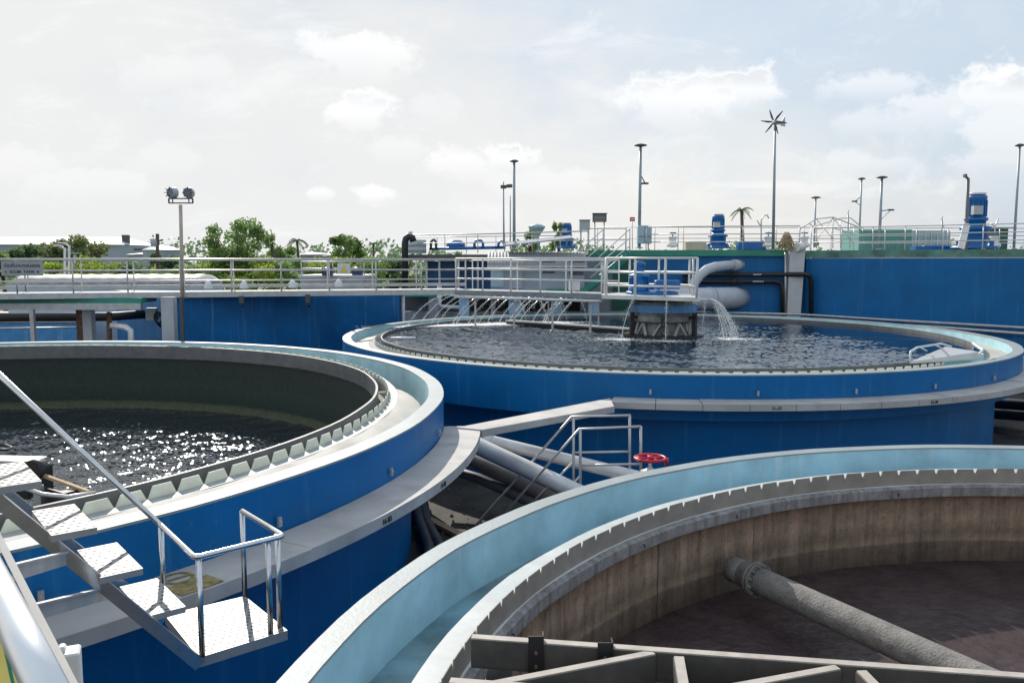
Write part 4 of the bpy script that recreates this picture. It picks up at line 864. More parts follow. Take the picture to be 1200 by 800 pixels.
for x, y in ((942, 266), (957, 256.5), (976, 254.5), (996, 262), (985, 258)): MB().tube([Q(x, y, 41.5), Q(x, 291, 41.5)], .025, 6).build('post', M['rail'], fb)
for a_, b_ in (((957, 257), (976, 280)), ((976, 255), (955, 284)), ((976, 255), (1000, 285))): MB().tube([Q(*a_, 41.5), Q(*b_, 41.5)], .018, 6).build('brace', M['rail'], fb)
# white duct, thin conduit, black pipes with labels
dt = thing('cable_duct', 'tall white cable duct climbing the high blue wall', 'duct', Q(932, 360, 38))
mb = MB(); a4 = [Q(922.5, 372, 37.9), Q(938, 372, 37.7), Q(944, 290, 37.7), Q(926, 290, 37.9)]; off = Vector((0, .35, 0))
mb.add(a4 + [p + off for p in a4], [(0, 1, 2, 3), (4, 7, 6, 5), (0, 4, 5, 1), (1, 5, 6, 2), (2, 6, 7, 3), (3, 7, 4, 0)]).build('shaft', mat('duct_white', (.50, .52, .54), .5, var=.06, streak=.15), dt)
MB().tube([Q(942, 289, 37.8), Q(934, 289.5, 37.7)], [.18, .22], 10).build('cowl', M['white'], dt)
tag(MB().tube([Q(920.5, 296, 38), Q(920.5, 372, 38)], .05, 8).build('conduit', M['galv']), 'thin grey conduit just left of the white duct', 'conduit')
tag(MB().tube([Q(800, 322, 38.9), Q(915, 321.5, 38.15), Q(944, 321.5, 37.45), Q(949, 323, 37.5), Q(950.5, 328, 37.6), Q(950.5, 372, 37.6)], .11, 10).build('black_pipe', M['dark']), 'upper black pipe crossing the white duct on the high blue wall', 'pipe')
tag(MB().tube([Q(800, 330, 38.9), Q(908, 329.5, 38.2), Q(915, 331, 38.15), Q(917.5, 336, 38.1), Q(917.5, 372, 38.1)], .12, 10).tube([Q(858, 330, 38.5), Q(863, 330, 38.45)], .16, 10).build('black_pipe', M['dark']), 'lower black pipe bending down left of the white duct', 'pipe')
for x, y, w_ in ((887.5, 321.6, 10), (888.5, 329.8, 13)):
    a_, b_ = Q(x - w_ / 2, y, 38.05), Q(x + w_ / 2, y, 38.0)
    for k in range(5): tag(MB().bar(a_.lerp(b_, (k + .1) / 5), a_.lerp(b_, (k + .8) / 5), .01, .05).build('pipe_letters', M['white']), 'white stencilled letters on the %s black pipe' % ('upper' if y < 325 else 'lower'), 'lettering', 'white pipe letters %s' % ('upper' if y < 325 else 'lower'))
# pale big pipes
bp_ = tag(MB().tube([Q(770, 351, 36.3), Q(858, 349, 38.3), Q(868, 348.6, 39)], .5, 28).tube([Q(829, 349.6, 37.6), Q(834, 349.5, 37.7)], .515, 28).tube([Q(777, 351, 36.5), Q(782, 351, 36.6)], .515, 28).build('large_pipe', M['lav']), 'largest pale pipe running level into the high blue wall', 'pipe')
cpts = [Q(868, 310.5, 39), Q(852, 311, 38.4), Q(838, 312.5, 38.), Q(828, 316, 37.8), Q(820, 322.5, 37.6), Q(813, 332, 37.5), Q(806, 345, 37.4)]
tag(MB().tube(cpts, .22, 20).tube([Q(868, 310.5, 38.9), Q(859, 310.6, 38.6)], .26, 20).build('curved_pipe', M['lav']), 'curved pale pipe bending down onto the largest pipe', 'pipe')
# pipes that run along the wall foot behind the back tank
def W2(x, y, off=.22):            # point just in front of the slanting right-hand wall
    a, b, c = ray(x, y); dx, dy = e1.x - e0.x, e1.y - e0.y; ll = math.hypot(dx, dy); nx_, ny_ = dy / ll, -dx / ll
    px, py = e0.x + nx_ * off, e0.y + ny_ * off; den = a * dy - b * dx; t = (px * dy - py * dx) / den
    return Vector((a * t, b * t, EYE + c * t))
tag(MB().tube([Q(770, 364.5, 38.6), Q(938, 368.5, 37.4), W2(965, 370), W2(1040, 374.8), W2(1120, 379.3), W2(1200, 384), W2(1400, 397)], .06, 8).build('wall_pipe', M['galv']), 'upper thin grey pipe along the foot of the high blue wall', 'pipe')
tag(MB().tube([W2(1060, 381, .3), W2(1107, 384, .3), W2(1200, 391, .3), W2(1400, 406, .3)], .07, 8).build('wall_pipe', M['galv']), 'lower thin grey pipe along the foot of the high blue wall', 'pipe')
# straw rope coil hanging on the rail
rc = MB()
c = Q(922, 272, 37.9)
for k in range(46):
    t0 = random.uniform(-1, 1); b0 = random.uniform(.55, .82); sp0 = random.uniform(.7, 1.1)
    pts = [c + Vector((t0 * .10, 0, 0)), c + Vector((t0 * .2 * sp0, random.uniform(-.15, .05), -.22)), c + Vector((t0 * .34 * sp0, random.uniform(-.2, .05), -.5)), c + Vector((t0 * .36 * sp0, random.uniform(-.2, .05), -b0))]
    if k % 3 == 0: pts += [c + Vector((t0 * .2, -.1, -b0 - .06)), c + Vector((-t0 * .1, -.12, -.4))]
    rc.tube(pts, .02, 5)
tag(rc.build('rope_coil', M['rope']), 'coil of straw coloured rope hung over the upper deck rail', 'rope')

# blue mixer motors
def mixer(x, d, ytop, ybase, sc, label):
    base = Q(x, ybase, d); hgt = Q(x, ytop, d).z - base.z; w_ = sc; t = thing('mixer_motor', label, 'motor', base, 'blue mixer motors')
    q = lambda r, z: (r * w_, z * hgt)
    MB().lathe(base, [q(1.2, 0), q(1.2, .04), q(.62, .05), q(.66, .12), q(.66, .34), q(.8, .35), q(.8, .40), q(.5, .42), q(.5, .50), (0, .5 * hgt)], 20).build('gearbox', M['motor'], t)
    m_ = MB().lathe(base, [q(.5, .5), q(.6, .52), q(.6, .56), q(.48, .58), q(.48, .9), q(.50, .91), q(.50, .97), q(.3, 1.0), (0, hgt)], 20)
    for k in range(16): m_.box(base + Vector((.49 * w_ * math.cos(k * PI / 8), .49 * w_ * math.sin(k * PI / 8), .74 * hgt)), (.07 * w_, .03, .3 * hgt), k * PI / 8)
    m_ = m_.build('motor_body', M['motor'], t)
    MB().box(base + Vector((-.25 * w_, -.5 * w_, .7 * hgt)), (.5 * w_, .3 * w_, .16 * hgt)).build('terminal_box', M['grbox'], t)
    MB().lathe(base, [(0, hgt * .995), (.44 * w_, hgt * .995), (.44 * w_, hgt * 1.03), (0, hgt * 1.04)], 16).build('fan_cowl', M['white'], t)
    mb = MB()
    for k in range(4): mb.box(base + Vector((.95 * w_ * math.cos(k * PI / 2 + .5), .95 * w_ * math.sin(k * PI / 2 + .5), .07 * hgt)), (.2 * w_, .1, .14 * hgt), k * PI / 2 + .5)
    mb.build('foot', M['motor'], t); return t
mixer(1142, 39, 228, 291, .85, 'largest tall blue mixer motor standing behind the right-hand rails')
mixer(841, 43, 252, 291, .62, 'mid-sized blue mixer motor with a white cap right of the pale blue cabinet')
mixer(664, 48, 262, 291, .55, 'smallest blue mixer motor beside the solar panel roof')
# clutter on the deck
for x, y, d, w_, hh, m_, nm, lb_ in ((816, 287.5, 39.8, 1.0, .32, 'fleshpink', 'pump_cover', 'cream pump cover low on the deck left of the mid-sized blue motor'),
        (882, 287, 42, 1.4, .32, 'motor', 'blue_trough', 'long blue trough on the deck left of the rope coil'), (1112, 291, 40, 3.2, .2, 'motor', 'base_frame', 'low blue base frame under the largest blue motor')):
    p = Q(x, y, d); o = MB().prism([(p.x - w_ / 2, p.y), (p.x + w_ / 2, p.y), (p.x + w_ / 2, p.y + .6), (p.x - w_ / 2, p.y + .6)], p.z - hh / 2 - .1, p.z + hh / 2)
    o.box(p + Vector((0, .3, hh / 2)), (w_ * .7, .3, .08)); tag(o.build(nm, M[m_], None, .04), lb_, 'equipment')
for x, lb_ in ((900, 'white pump with a round blue hand valve left of the rope coil'), (942, 'white pump with a round blue hand valve behind the white duct'), (788, 'white pump with a blue valve near the pale blue cabinet'), (1165, 'white pump with a blue valve right of the largest blue motor')):
    p = Q(x, 289, 42); t = thing('pump', lb_, 'pump', p)
    MB().lathe(p, [(.0, -.05), (.3, 0), (.3, .12), (.18, .2), (.18, .42), (.24, .44), (.24, .5), (0, .52)], 14).build('housing', M['white'], t)
    MB().tube([p + Vector((0, 0, .5)), p + Vector((0, 0, .68))], .03, 6).tube([p + Vector((.16 * math.cos(i * PI / 6), .16 * math.sin(i * PI / 6), .68)) for i in range(13)], .035, 6).build('valve_wheel', M['motor'], t)
# cabinets and boxes on legs
p = Q(779 / 1 - 0, 281, 39.9); 
cb2 = thing('cabinet', 'pale blue electrical cabinet on a stand at the foot of the tall lamp pole', 'cabinet', Q(755, 290, 40))
c = Q(755, 275, 40); MB().box(c, (.66, .4, .86)).build('body', M['bluebox'], cb2, .02); MB().box(c + Vector((0, 0, .01)) + Vector((0, -.205, 0)), (.02, .012, .8)).box(c + Vector((0, -.205, -.1)), (.64, .012, .02)).build('door_seam', M['dkgrey'], cb2)
MB().box(c + Vector((-.2, 0, -.55)), (.06, .06, .3)).build('leg', M['galv'], cb2); MB().box(c + Vector((.2, 0, -.55)), (.06, .06, .3)).build('leg', M['galv'], cb2)
for x, y0, y1, w_, m_, lb_ in ((685, 258.5, 269.5, .50, 'grbox', 'light grey box with a louvred front on thin legs'), (702.5, 251, 260, .66, 'dkgrey', 'dark grey hooded box on two legs, higher than its grey neighbour')):
    d = 41; t = thing('instrument_box', lb_, 'instrument box', Q(x, 290, d)); c = Q(x, (y0 + y1) / 2, d); hh = (y1 - y0) * d / 967
    MB().box(c, (w_, .4, hh)).build('case', M[m_], t, .01); MB().box(c + Vector((0, -.05, hh / 2 + .02)), (w_ * 1.08, .55, .03)).build('hood', M[m_], t)
    mb = MB()
    for k in range(5): mb.box(c + Vector((0, -.205, -hh * .35 + k * hh * .17)), (w_ * .85, .012, .02))
    mb.build('louvre', M['galv'], t)
    for s_ in (-.35, .35): MB().tube([c + Vector((w_ * s_, 0, -hh / 2)), Q(x + w_ * s_ * 22, 292, d)], .03, 6).build('leg', M['galv'], t)
rs = thing('small_sign', 'small red and white notice on a thin post left of the tall lamp pole', 'sign', Q(741, 290, 40)); c = Q(741, 257, 40)
MB().box(c, (.24, .02, .2)).build('board', M['red'], rs); MB().box(c + Vector((0, -.012, .02)), (.18, .01, .04)).box(c + Vector((0, -.012, -.05)), (.14, .01, .03)).build('white_band', M['white'], rs); MB().tube([c + Vector((0, .02, -.1)), Q(741, 292, 40)], .02, 6).build('post', M['rail'], rs)
# teal container, dark green box
tb = thing('container', 'teal corrugated container behind the right-hand rails', 'container', Q(1050, 292, 45)); a_, b_ = Q(1006, 290, 45), Q(1068, 290, 45)
mb = MB(); mb.prism([a_.xy, b_.xy, (b_.x, b_.y + 2.4), (a_.x, a_.y + 2.4)], Z(-.47), Q(1006, 269, 45).z)
for k in range(26): mb.box((a_.x + (b_.x - a_.x) * (k + .5) / 26, a_.y - .015, Z(-1.05)), (.05, .03, 1.05))
mb.build('body', M['teal'], tb)
gp = thing('glass_screen', 'bluish panelled screen wall right of the teal container', 'screen', Q(1090, 292, 45)); a_, b_ = Q(1068.5, 290, 45.3), Q(1112, 290, 45.3)
MB().prism([a_.xy, b_.xy, (b_.x, b_.y + .1), (a_.x, a_.y + .1)], Z(-.47), Q(1068, 270, 45).z).build('panels', mat('bluish_screen', (.26, .42, .46), .3, var=.1), gp)
for k in range(7): MB().box((a_.x + (b_.x - a_.x) * k / 6, a_.y - .03, Z(-1.0)), (.05, .05, 1.15)).build('mullion', M['rail'], gp)
tag(MB().prism([Q(1155, 280, 47).xy, Q(1181, 280, 47).xy, Q(1181, 280, 48.5).xy, Q(1155, 280, 48.5).xy], Z(-.47), Q(1160, 268, 47).z).box(Q(1168, 267.5, 47.6), (1.3, 1.6, .06)).build('green_box', mat('dark_green_box', (.02, .10, .08), .5)), 'dark green box with a lid right of the largest blue motor', 'box')

# lamp poles
def lamp_pole(x, ytop, ybot, d, label, arm=None, r=.06, disc=.35):
    b0, t0 = Q(x, ybot, d), Q(x, ytop, d); t0.x = b0.x; t = thing('lamp_pole', label, 'lamp pole', b0, 'disc lamp poles')
    MB().tube([b0, t0], [r, r * .75], 10).lathe(b0, [(r * 2.2, 0), (r * 2.2, .04), (r, .06)], 8).build('pole', M['pole'], t)
    MB().lathe(t0, [(.0, -.06), (disc * .25, -.05), (disc, .0), (disc, .04), (disc * .4, .09), (0, .1)], 20).build('disc_lamp', M['dkgrey'], t)
    if arm:
        y, dx, dy = arm; a_ = Q(x, y, d); b_ = Q(x + dx, y + dy, d); a_.x = b0.x; MB().tube([a_, b_], .03, 6).tube([a_ + Vector((0, 0, -.5)), b_], .02, 6).build('arm', M['pole'], t)
        MB().box(b_, (.3, .16, .08), .3).build('panel', M['dkgrey'], t)
M['pole'] = mat('pole_paint', (.30, .36, .40), .45, metal=.2, var=.08)
lamp_pole(749, 171, 291, 40, 'tallest disc-topped lamp pole with a small slanted arm, left of the wind turbine', (204, 7, 11), .085, .30)
lamp_pole(602.5, 189.5, 292, 42, 'disc-topped lamp pole beside the thin camera mast over the shed', None, .08, .22)
lamp_pole(954, 232, 290, 52, 'shortest disc-topped lamp pole right of the wind turbine', None, .06, .3)
lamp_pole(1006.5, 210, 290, 50, 'disc-topped lamp pole left of the one with the triangular bracket', (231, -5, 5), .06, .22)
lamp_pole(1030, 208.5, 292, 44, 'disc-topped lamp pole with a triangular bracket above the teal container', (247, 14, -1), .08, .28)
lamp_pole(1188, 171, 292, 38, 'slim disc-topped lamp pole near the right edge', None, .06, .2)
cp = thing('camera_pole', 'dark pole with a small camera arm beside the largest blue motor', 'pole', Q(1132, 292, 37.5))
MB().tube([Q(1132, 292, 37.5), Q(1134.5, 209, 37.5)], .075, 8).build('pole', mat('mauve_pole', (.16, .15, .19), .5), cp); MB().tube([Q(1134.5, 209, 37.5), Q(1131, 207, 37.5)], .05, 6).box(Q(1131, 206, 37.5), (.08, .2, .14)).build('camera', M['dkgrey'], cp)
tag(MB().bar(Q(1126, 291, 37.2), Q(1133, 262, 37.4), .3, .05, up=(0, -1, .3)).build('leaning_board', M['white']), 'pale board leaning against the dark camera pole', 'board')
mm_ = thing('camera_mast', 'thin mast with two small cameras left of the lamp pole over the shed', 'mast', Q(590.5, 292, 41))
MB().tube([Q(590.5, 292, 41), Q(590, 213, 41)], [.045, .03], 8).build('mast', M['pole'], mm_)
for x, y, r_ in ((590, 219, .3), (597, 218, -.5)): MB().box(Q(x, y, 41), (.26, .14, .16), r_).build('camera', M['dkgrey'], mm_)
MB().tube([Q(590, 219, 41), Q(598, 218, 41)], .02, 6).build('cross_arm', M['pole'], mm_)
for x, y0, d, lb_ in ((994, 246, 50, 'short bare antenna rod behind the footbridge rails'), (1104, 253, 46, 'short bare antenna rod above the panelled screen'), (598, 229, 60, 'faint thin rod between the two masts over the shed')):
    tag(MB().tube([Q(x, 292, d), Q(x, y0 + 6, d)], .045, 6).tube([Q(x, y0 + 6, d), Q(x, y0, d)], .025, 6).build('antenna_rod', M['pole']), lb_, 'antenna')
for x, lb_ in ((892, 'small curved davit arm left of the wind turbine pole'), (1166, 'small forked davit arm right of the largest blue motor')):
    a_ = Q(x, 292, 43); mb = MB(); mb.tube([a_, Q(x, 258, 43), Q(x + 3, 253, 43), Q(x + 7, 252, 43), Q(x + 9, 256, 43)] if x < 900 else [a_, Q(x, 266, 43), Q(x + 4, 256, 43)], .035, 6)
    mb.tube([Q(x, 266, 43), Q(x - 5, 258 if x < 900 else 262, 43)], .03, 6); tag(mb.build('davit', M['rail']), lb_, 'davit')
# wind turbine
wt_ = thing('wind_turbine', 'small six-bladed wind turbine with a tail vane on a tall thin pole', 'wind turbine', Q(906, 292, 38.2))
t0 = Q(908.3, 150, 38.2); b0 = Q(906, 292, 38.2); MB().tube([b0, t0 + Vector((0, 0, .0))], [.075, .05], 10).build('pole', M['pole'], wt_)
hub = Q(908.5, 144, 38.0); MB().tube([hub + Vector((-.14, -.22, .0)), hub + Vector((-.05, -.1, 0)), hub + Vector((.22, .12, .02))], [.05, .12, .08], 12).build('nacelle', M['galv'], wt_)
MB().tube([hub + Vector((0, 0, -.35)), hub], [.05, .07], 8).build('neck', M['galv'], wt_)
hc = hub + Vector((-.12, -.2, 0)); ax = Vector((-.5, -.85, 0)).normalized(); e1_ = Vector((0, 0, 1)); e2_ = ax.cross(e1_).normalized()
for k in range(6):
    t = k * PI / 3 + .35; v = e1_ * math.cos(t) + e2_ * math.sin(t); s_ = (ax.cross(v)).normalized()
    mb = MB(); pts = [hc + v * .08 + s_ * .03, hc + v * .25 + s_ * .06 + ax * .02, hc + v * .58 + s_ * .02 + ax * .02, hc + v * .58 - s_ * .015, hc + v * .25 - s_ * .03, hc + v * .08 - s_ * .03]
    mb.add(pts + [p + ax * .012 for p in pts], [tuple(range(6)), tuple(range(11, 5, -1))] + [(i, (i + 1) % 6, 6 + (i + 1) % 6, 6 + i) for i in range(6)]); mb.build('blade', M['dkgrey'], wt_)
tl = hub + Vector((.2, .12, 0)); mb = MB(); pts = [tl, tl + Vector((.18, .1, .12)), tl + Vector((.32, .16, .36)), tl + Vector((.36, .2, -.12)), tl + Vector((.16, .1, -.1))]
mb.add(pts + [p + Vector((-.01, .02, 0)) for p in pts], [tuple(range(5)), tuple(range(9, 4, -1))] + [(i, (i + 1) % 5, 5 + (i + 1) % 5, 5 + i) for i in range(5)]); mb.build('tail_vane', M['galv'], wt_)

# ------------------------------------------------------------------ stairs, shed and plant in the middle
stg = thing('steel_stair', 'grey railed stair climbing to the upper deck beside the green edge', 'stair', Q(700, 340, 38))
for k, (d, set_) in enumerate(((38.6, [((708, 268), (668, 303)), ((707, 278), (679, 302)), ((706, 287), (687, 303))]), (37.8, [((738, 268.5), (697, 306)), ((738, 279), (693, 317)), ((737, 289), (692, 325))]))):
    for a_, b_ in set_: MB().tube([Q(*a_, d), Q(*b_, d - .6)], .028, 6).build('handrail', M['railw'], stg)
    MB().tube([Q(set_[0][0][0], 268, d), Q(set_[0][0][0], 296, d)], .028, 6).build('post', M['railw'], stg)
for k in range(8):
    x, y = 733 - k * 6, 300 + k * 5.4; p = Q(x, y, 38.2 - k * .1); MB().box(p, (.3, 1.0, .04)).build('tread', M['green'], stg)
MB().bar(Q(737, 299, 38.7), Q(686, 343, 37.7), .05, .3).build('stringer', M['green'], stg); MB().bar(Q(731, 302, 37.7), Q(682, 343, 36.9), .05, .26).build('stringer', M['green'], stg)
shd = thing('plant_shed', 'blue-grey plant shed with a curved corrugated roof behind the radial bridge', 'shed', Q(630, 340, 37.5))
xa, xb = Q(571, 300, 37).x, Q(688, 300, 37).x; z0 = Z(1.5); z1 = Z(.28)
MB().prism([(xa + .15, 37.2), (xb - .1, 37.2), (xb - .1, 40), (xa + .15, 40)], z0, z1).build('wall', M['shed'], shd)
mb = MB(); vs = []; na, nb = 13, 60; yc, ry_, rz_ = 38.6, 1.75, .72
for i in range(nb + 1):
    x = xa + (xb - xa) * i / nb
    for j in range(na):
        t = R(38) + R(104) * j / (na - 1); rr = 1 + (.005 if i % 2 else -.005); vs.append((x, yc - ry_ * 1.25 * math.cos(t) * rr, z1 + rz_ * (math.sin(t) * rr - .615) / .385 * .95))
mb.add(vs, [(i * na + j, i * na + j + 1, (i + 1) * na + j + 1, (i + 1) * na + j) for i in range(nb) for j in range(na - 1)]).build('roof', M['roof'], shd)
for xx in (xa + .2, xb - .15):
    mb = MB(); vs = [(xx, yc - (ry_ - .08) * 1.22 * math.cos(R(38) + R(104) * j / 12), z1 - .03 + rz_ * (math.sin(R(38) + R(104) * j / 12) - .615) / .385 * .95) for j in range(13)]; mb.add(vs, [tuple(range(13))]); mb.add([(v[0] + .05, v[1], v[2]) for v in vs], [tuple(range(13))[::-1]]).build('gable', M['dkgrey'], shd)
MB().bar((xa, 36.86, z1 + .02), (xb, 36.86, z1 + .02), .1, .08).build('gutter', M['galv'], shd)
for x0, x1, y0, y1, m_, nm in ((600, 612, 308, 338, 'lilac', 'door'), (636, 650, 306, 320, 'dkgrey', 'window'), (668, 684, 306, 322, 'dkgrey', 'window'), (575, 590, 308, 336, 'bluebox', 'door')):
    a_, b_ = Q(x0, y0, 37.15), Q(x1, y1, 37.15); pz = MB().box(((a_.x + b_.x) / 2, 37.16, (a_.z + b_.z) / 2), (b_.x - a_.x, .06, a_.z - b_.z)).build(nm, M[m_], shd)
    MB().box(((a_.x + b_.x) / 2, 37.13, a_.z + .03), (b_.x - a_.x + .1, .09, .05)).build('frame', M['galv'], pz)
sp_ = thing('solar_panel_array', 'row of thin tilted solar panels above the curved shed roof', 'solar panels', Q(630, 285, 38))
for k in range(4):
    a_ = Q(590 + 20.5 * k, 287.5 - 2.3 * k, 37.6); b_ = Q(609.5 + 20.5 * k, 285.2 - 2.3 * k, 37.6); up_ = Vector((0, 1.7, .16))
    mb = MB(); c4 = [a_, b_, b_ + up_, a_ + up_]; mb.add(c4 + [p - Vector((0, 0, .06)) for p in c4], [(0, 1, 2, 3), (7, 6, 5, 4), (0, 4, 5, 1), (1, 5, 6, 2), (2, 6, 7, 3), (3, 7, 4, 0)]); mb.build('panel', M['solar'], sp_)
for x, y in ((600, 287), (632, 283.5), (664, 280)): MB().tube([Q(x, y, 38.2), Q(x, y + 8, 38.2)], .03, 6).build('support', M['galv'], sp_)
# frame building beneath
fb2 = thing('concrete_frame', 'shadowy concrete frame with pale blue columns below the plant shed', 'building', Q(620, 370, 38))
MB().prism([Q(470, 300, 41.5).xy, Q(757, 300, 41.5).xy, Q(757, 300, 42).xy, Q(470, 300, 42).xy], 0, Z(1.5)).build('back_wall', mat('dark_grey_wall', (.10, .105, .11), .8, var=.3, scale=.8, streak=.3, streak_col=(.2, .2, .2)), fb2)  # dark grey wall filling the voids between the columns
MB().prism([Q(474, 300, 37.5).xy, Q(563, 300, 37.5).xy, Q(563, 300, 41.4).xy, Q(474, 300, 41.4).xy], Z(1.62), Z(1.38)).build('green_slab', M['green'], fb2)
MB().prism([Q(563.2, 300, 37.4).xy, Q(700, 300, 37.4).xy, Q(700, 300, 41.4).xy, Q(563.2, 300, 41.4).xy], Z(1.72), Z(1.5)).build('floor_slab', M['conc'], fb2)
MB().prism([Q(474, 300, 38.5).xy, Q(757, 300, 38.5).xy, Q(757, 300, 38.7).xy, Q(474, 300, 38.7).xy], 0, Z(2.35)).build('low_wall', M['conc'], fb2)
for x, w_, m_ in ((509, .48, 'conc'), (544, .46, 'bluecol'), (578, .2, 'conc'), (603, .55, 'bluecol'), (652, .5, 'bluecol'), (695, .5, 'bluecol')):
    p = Q(x, 360, 37.9); MB().box((p.x, p.y, Z(1.63) / 2), (w_, .4, Z(1.63))).build('column', M[m_], fb2)
tag(MB().tube([Q(515, 334, 35.8), Q(515, 357, 35.8), Q(517, 359.5, 35.8), Q(538, 360.5, 35.8)], .10, 10).build('grey_pipe', M['galv']), 'grey pipe dropping and turning right beneath the bridge by the green slab', 'pipe')
p = Q(472, 358, 34); tag(MB().tube([(p.x, p.y, 0), (p.x, p.y, Z(1.3))], .09, 8).lathe((p.x, p.y, Z(1.32)), [(.2, 0), (.2, .04), (0, .05)], 8).build('steel_post', M['galv']), 'slim grey post at the right end of the angular blue tank', 'post')
# green raised frame right of the shed
tag(MB().prism([Q(640, 300, 36.6).xy, Q(690, 300, 36.6).xy, Q(690, 300, 37.1).xy, Q(640, 300, 37.1).xy], Z(1.5), Z(1.25)).build('green_kerb', M['green']), 'green kerb at the foot of the grey railed stair', 'kerb')

# upper left gallery
gl = thing('raised_gallery', 'dark raised gallery over blue vessels left of the shed', 'gallery', Q(540, 300, 44))
MB().prism([Q(477, 300, 43).xy, Q(640, 300, 43).xy, Q(640, 300, 47).xy, Q(477, 300, 47).xy], Z(.0), Z(-.32)).build('deck', M['dkgrey'], gl)
railing(gl, [Q(484, 297, 43.2), Q(560, 296.5, 42), Q(690, 294, 40.2)], .95, [(1, .03), (.55, .022)], 1.6, .022, M['rail'])
railing(gl, [Q(478, 298, 46.8), Q(650, 296, 46.8)], .95, [(1, .025)], 1.7, .02, M['rail'])
mb = MB().prism([Q(499, 300, 44).xy, Q(592, 300, 44).xy, Q(592, 300, 46.5).xy, Q(499, 300, 46.5).xy], Z(2.2), Z(.02)); mb.build('blue_vessel', mat('navy_vessel', (.01, .08, .24), .5, var=.3, scale=.6), gl)
for x in (500, 515, 537, 560, 580, 592): p = Q(x, 320, 43.3); MB().box((p.x, p.y, Z(1.)), (.1, .1, 2.1)).build('stanchion', M['galv'], gl)
gn = thing('goose_pipe', 'black goose-neck pipe rising over the left end of the raised gallery', 'pipe', Q(474, 340, 42))
MB().tube([Q(474.5, 350, 42), Q(474.5, 285, 42), Q(475.5, 280, 42), Q(479, 276.8, 42), Q(483, 278, 42), Q(484.5, 283, 42)], .17, 14).build('neck', M['dark'], gn); MB().lathe(Q(481, 276, 42), [(.1, 0), (.12, .1), (.05, .14), (.16, .18), (0, .2)], 8).build('cap_valve', M['galv'], gn)
dr = MB(); c = Q(488, 297, 43.6); dr.lathe(c, [(.52, 0), (.52, .15), (.54, .16), (.54, .2), (.52, .21), (.52, .42), (.54, .43), (.54, .47), (.52, .48), (.52, .7), (0, .72)], 20); tag(dr.build('ribbed_drum', M['grbox']), 'ribbed grey drum at the left end of the raised gallery', 'drum')
for x, w_, y0, lb_ in ((505, 6, 281, 'tall dark hose loop beside the ribbed drum'), (556, 10, 282, 'square blue pipe hoop on the raised gallery'), (584, 7, 283, 'small blue pipe hoop near the shed roof')):
    a_ = Q(x, 292, 43.4); tag(MB().tube([a_, Q(x, y0 + 3, 43.4), Q(x + 2, y0, 43.4), Q(x + w_ - 2, y0, 43.4), Q(x + w_, y0 + 3, 43.4), Q(x + w_, 292, 43.4)], .07, 8).build('pipe_hoop', M['motor'] if x > 510 else M['dkgrey']), lb_, 'pipe')
tag(MB().tube([Q(503, 291.5, 43.5), Q(590, 290, 43.5)], .08, 8).build('blue_pipe', M['motor']), 'thin blue pipe running along the raised gallery', 'pipe')
p = Q(534, 288, 44); tag(MB().lathe(p, [(0, .3), (.3, .28), (.5, .12), (.52, -.15), (0, -.2)], 16).build('blue_dome', M['motor']), 'rounded blue dome housing on the raised gallery', 'housing')

# ------------------------------------------------------------------ left background
vl = thing('long_vault', 'long low pale vault lying behind the left bridge rails', 'storage vault', Q(120, 345, 40))
a_, b_ = Q(8, 335, 40), Q(236, 335, 41); mb = MB(); vs = []; nb = 40
for i in range(nb + 1):
    q = a_.lerp(b_, i / nb); e = min(1, math.sqrt(max(0, 1 - max(0, 1 - min(i, nb - i) / 1.5) ** 2)) + .05)
    for j in range(9):
        t = PI * j / 8; vs.append((q.x, q.y + 1.5 - 1.5 * math.cos(t), Z(1.1) + .42 * math.sin(t) * e + .015 * math.sin(i * 1.9)))
mb.add(vs, [(i * 9 + j, i * 9 + j + 1, (i + 1) * 9 + j + 1, (i + 1) * 9 + j) for i in range(nb) for j in range(8)], 0, True).build('cover', M['tarp'], vl)
MB().prism([a_.xy, b_.xy, (b_.x, b_.y + 3), (a_.x, a_.y + 3)], 0, Z(1.12)).build('side_wall', M['tarpside'], vl)
lbd = thing('low_wall_building', 'low pale flat-topped structure behind the middle of the left bridge', 'building', Q(390, 340, 46))
a_, b_ = Q(352, 335, 46), Q(426, 335, 46); MB().prism([a_.xy, b_.xy, (b_.x, b_.y + 4), (a_.x, a_.y + 4)], 0, Z(.95)).build('wall', M['paleconc'], lbd); MB().prism([(a_.x - .1, a_.y - .1), (b_.x + .1, a_.y - .1), (b_.x + .1, b_.y + 4), (a_.x - .1, a_.y + 4)], Z(.95), Z(.80)).build('coping', M['wroof'], lbd)
lr = thing('far_rail', 'fainter rail standing on the low pale structure', 'guard rail', Q(390, 322, 46.3)); railing(lr, [a_ + Vector((0, .3, Z(.8) - a_.z)), b_ + Vector((0, .3, Z(.8) - b_.z))], .75, [1, .5], 1.5, .03, M['rail'])
for x, lb_ in ((384, 'dark blue motor block under the rails left of the yellow triangle sign'), (419, 'dark blue motor block under the rails right of the yellow triangle sign')):
    p = Q(x, 320.5, 45.6 if x < 400 else 46.4); p.z = Z(.8); tag(MB().box(p + Vector((0, 0, .12)), (.55, .4, .24)).tube([p + Vector((-.3, 0, .3)), p + Vector((.3, 0, .3))], .14, 12).build('motor_block', mat('navy_motor', (.02, .04, .12), .4)), lb_, 'motor')
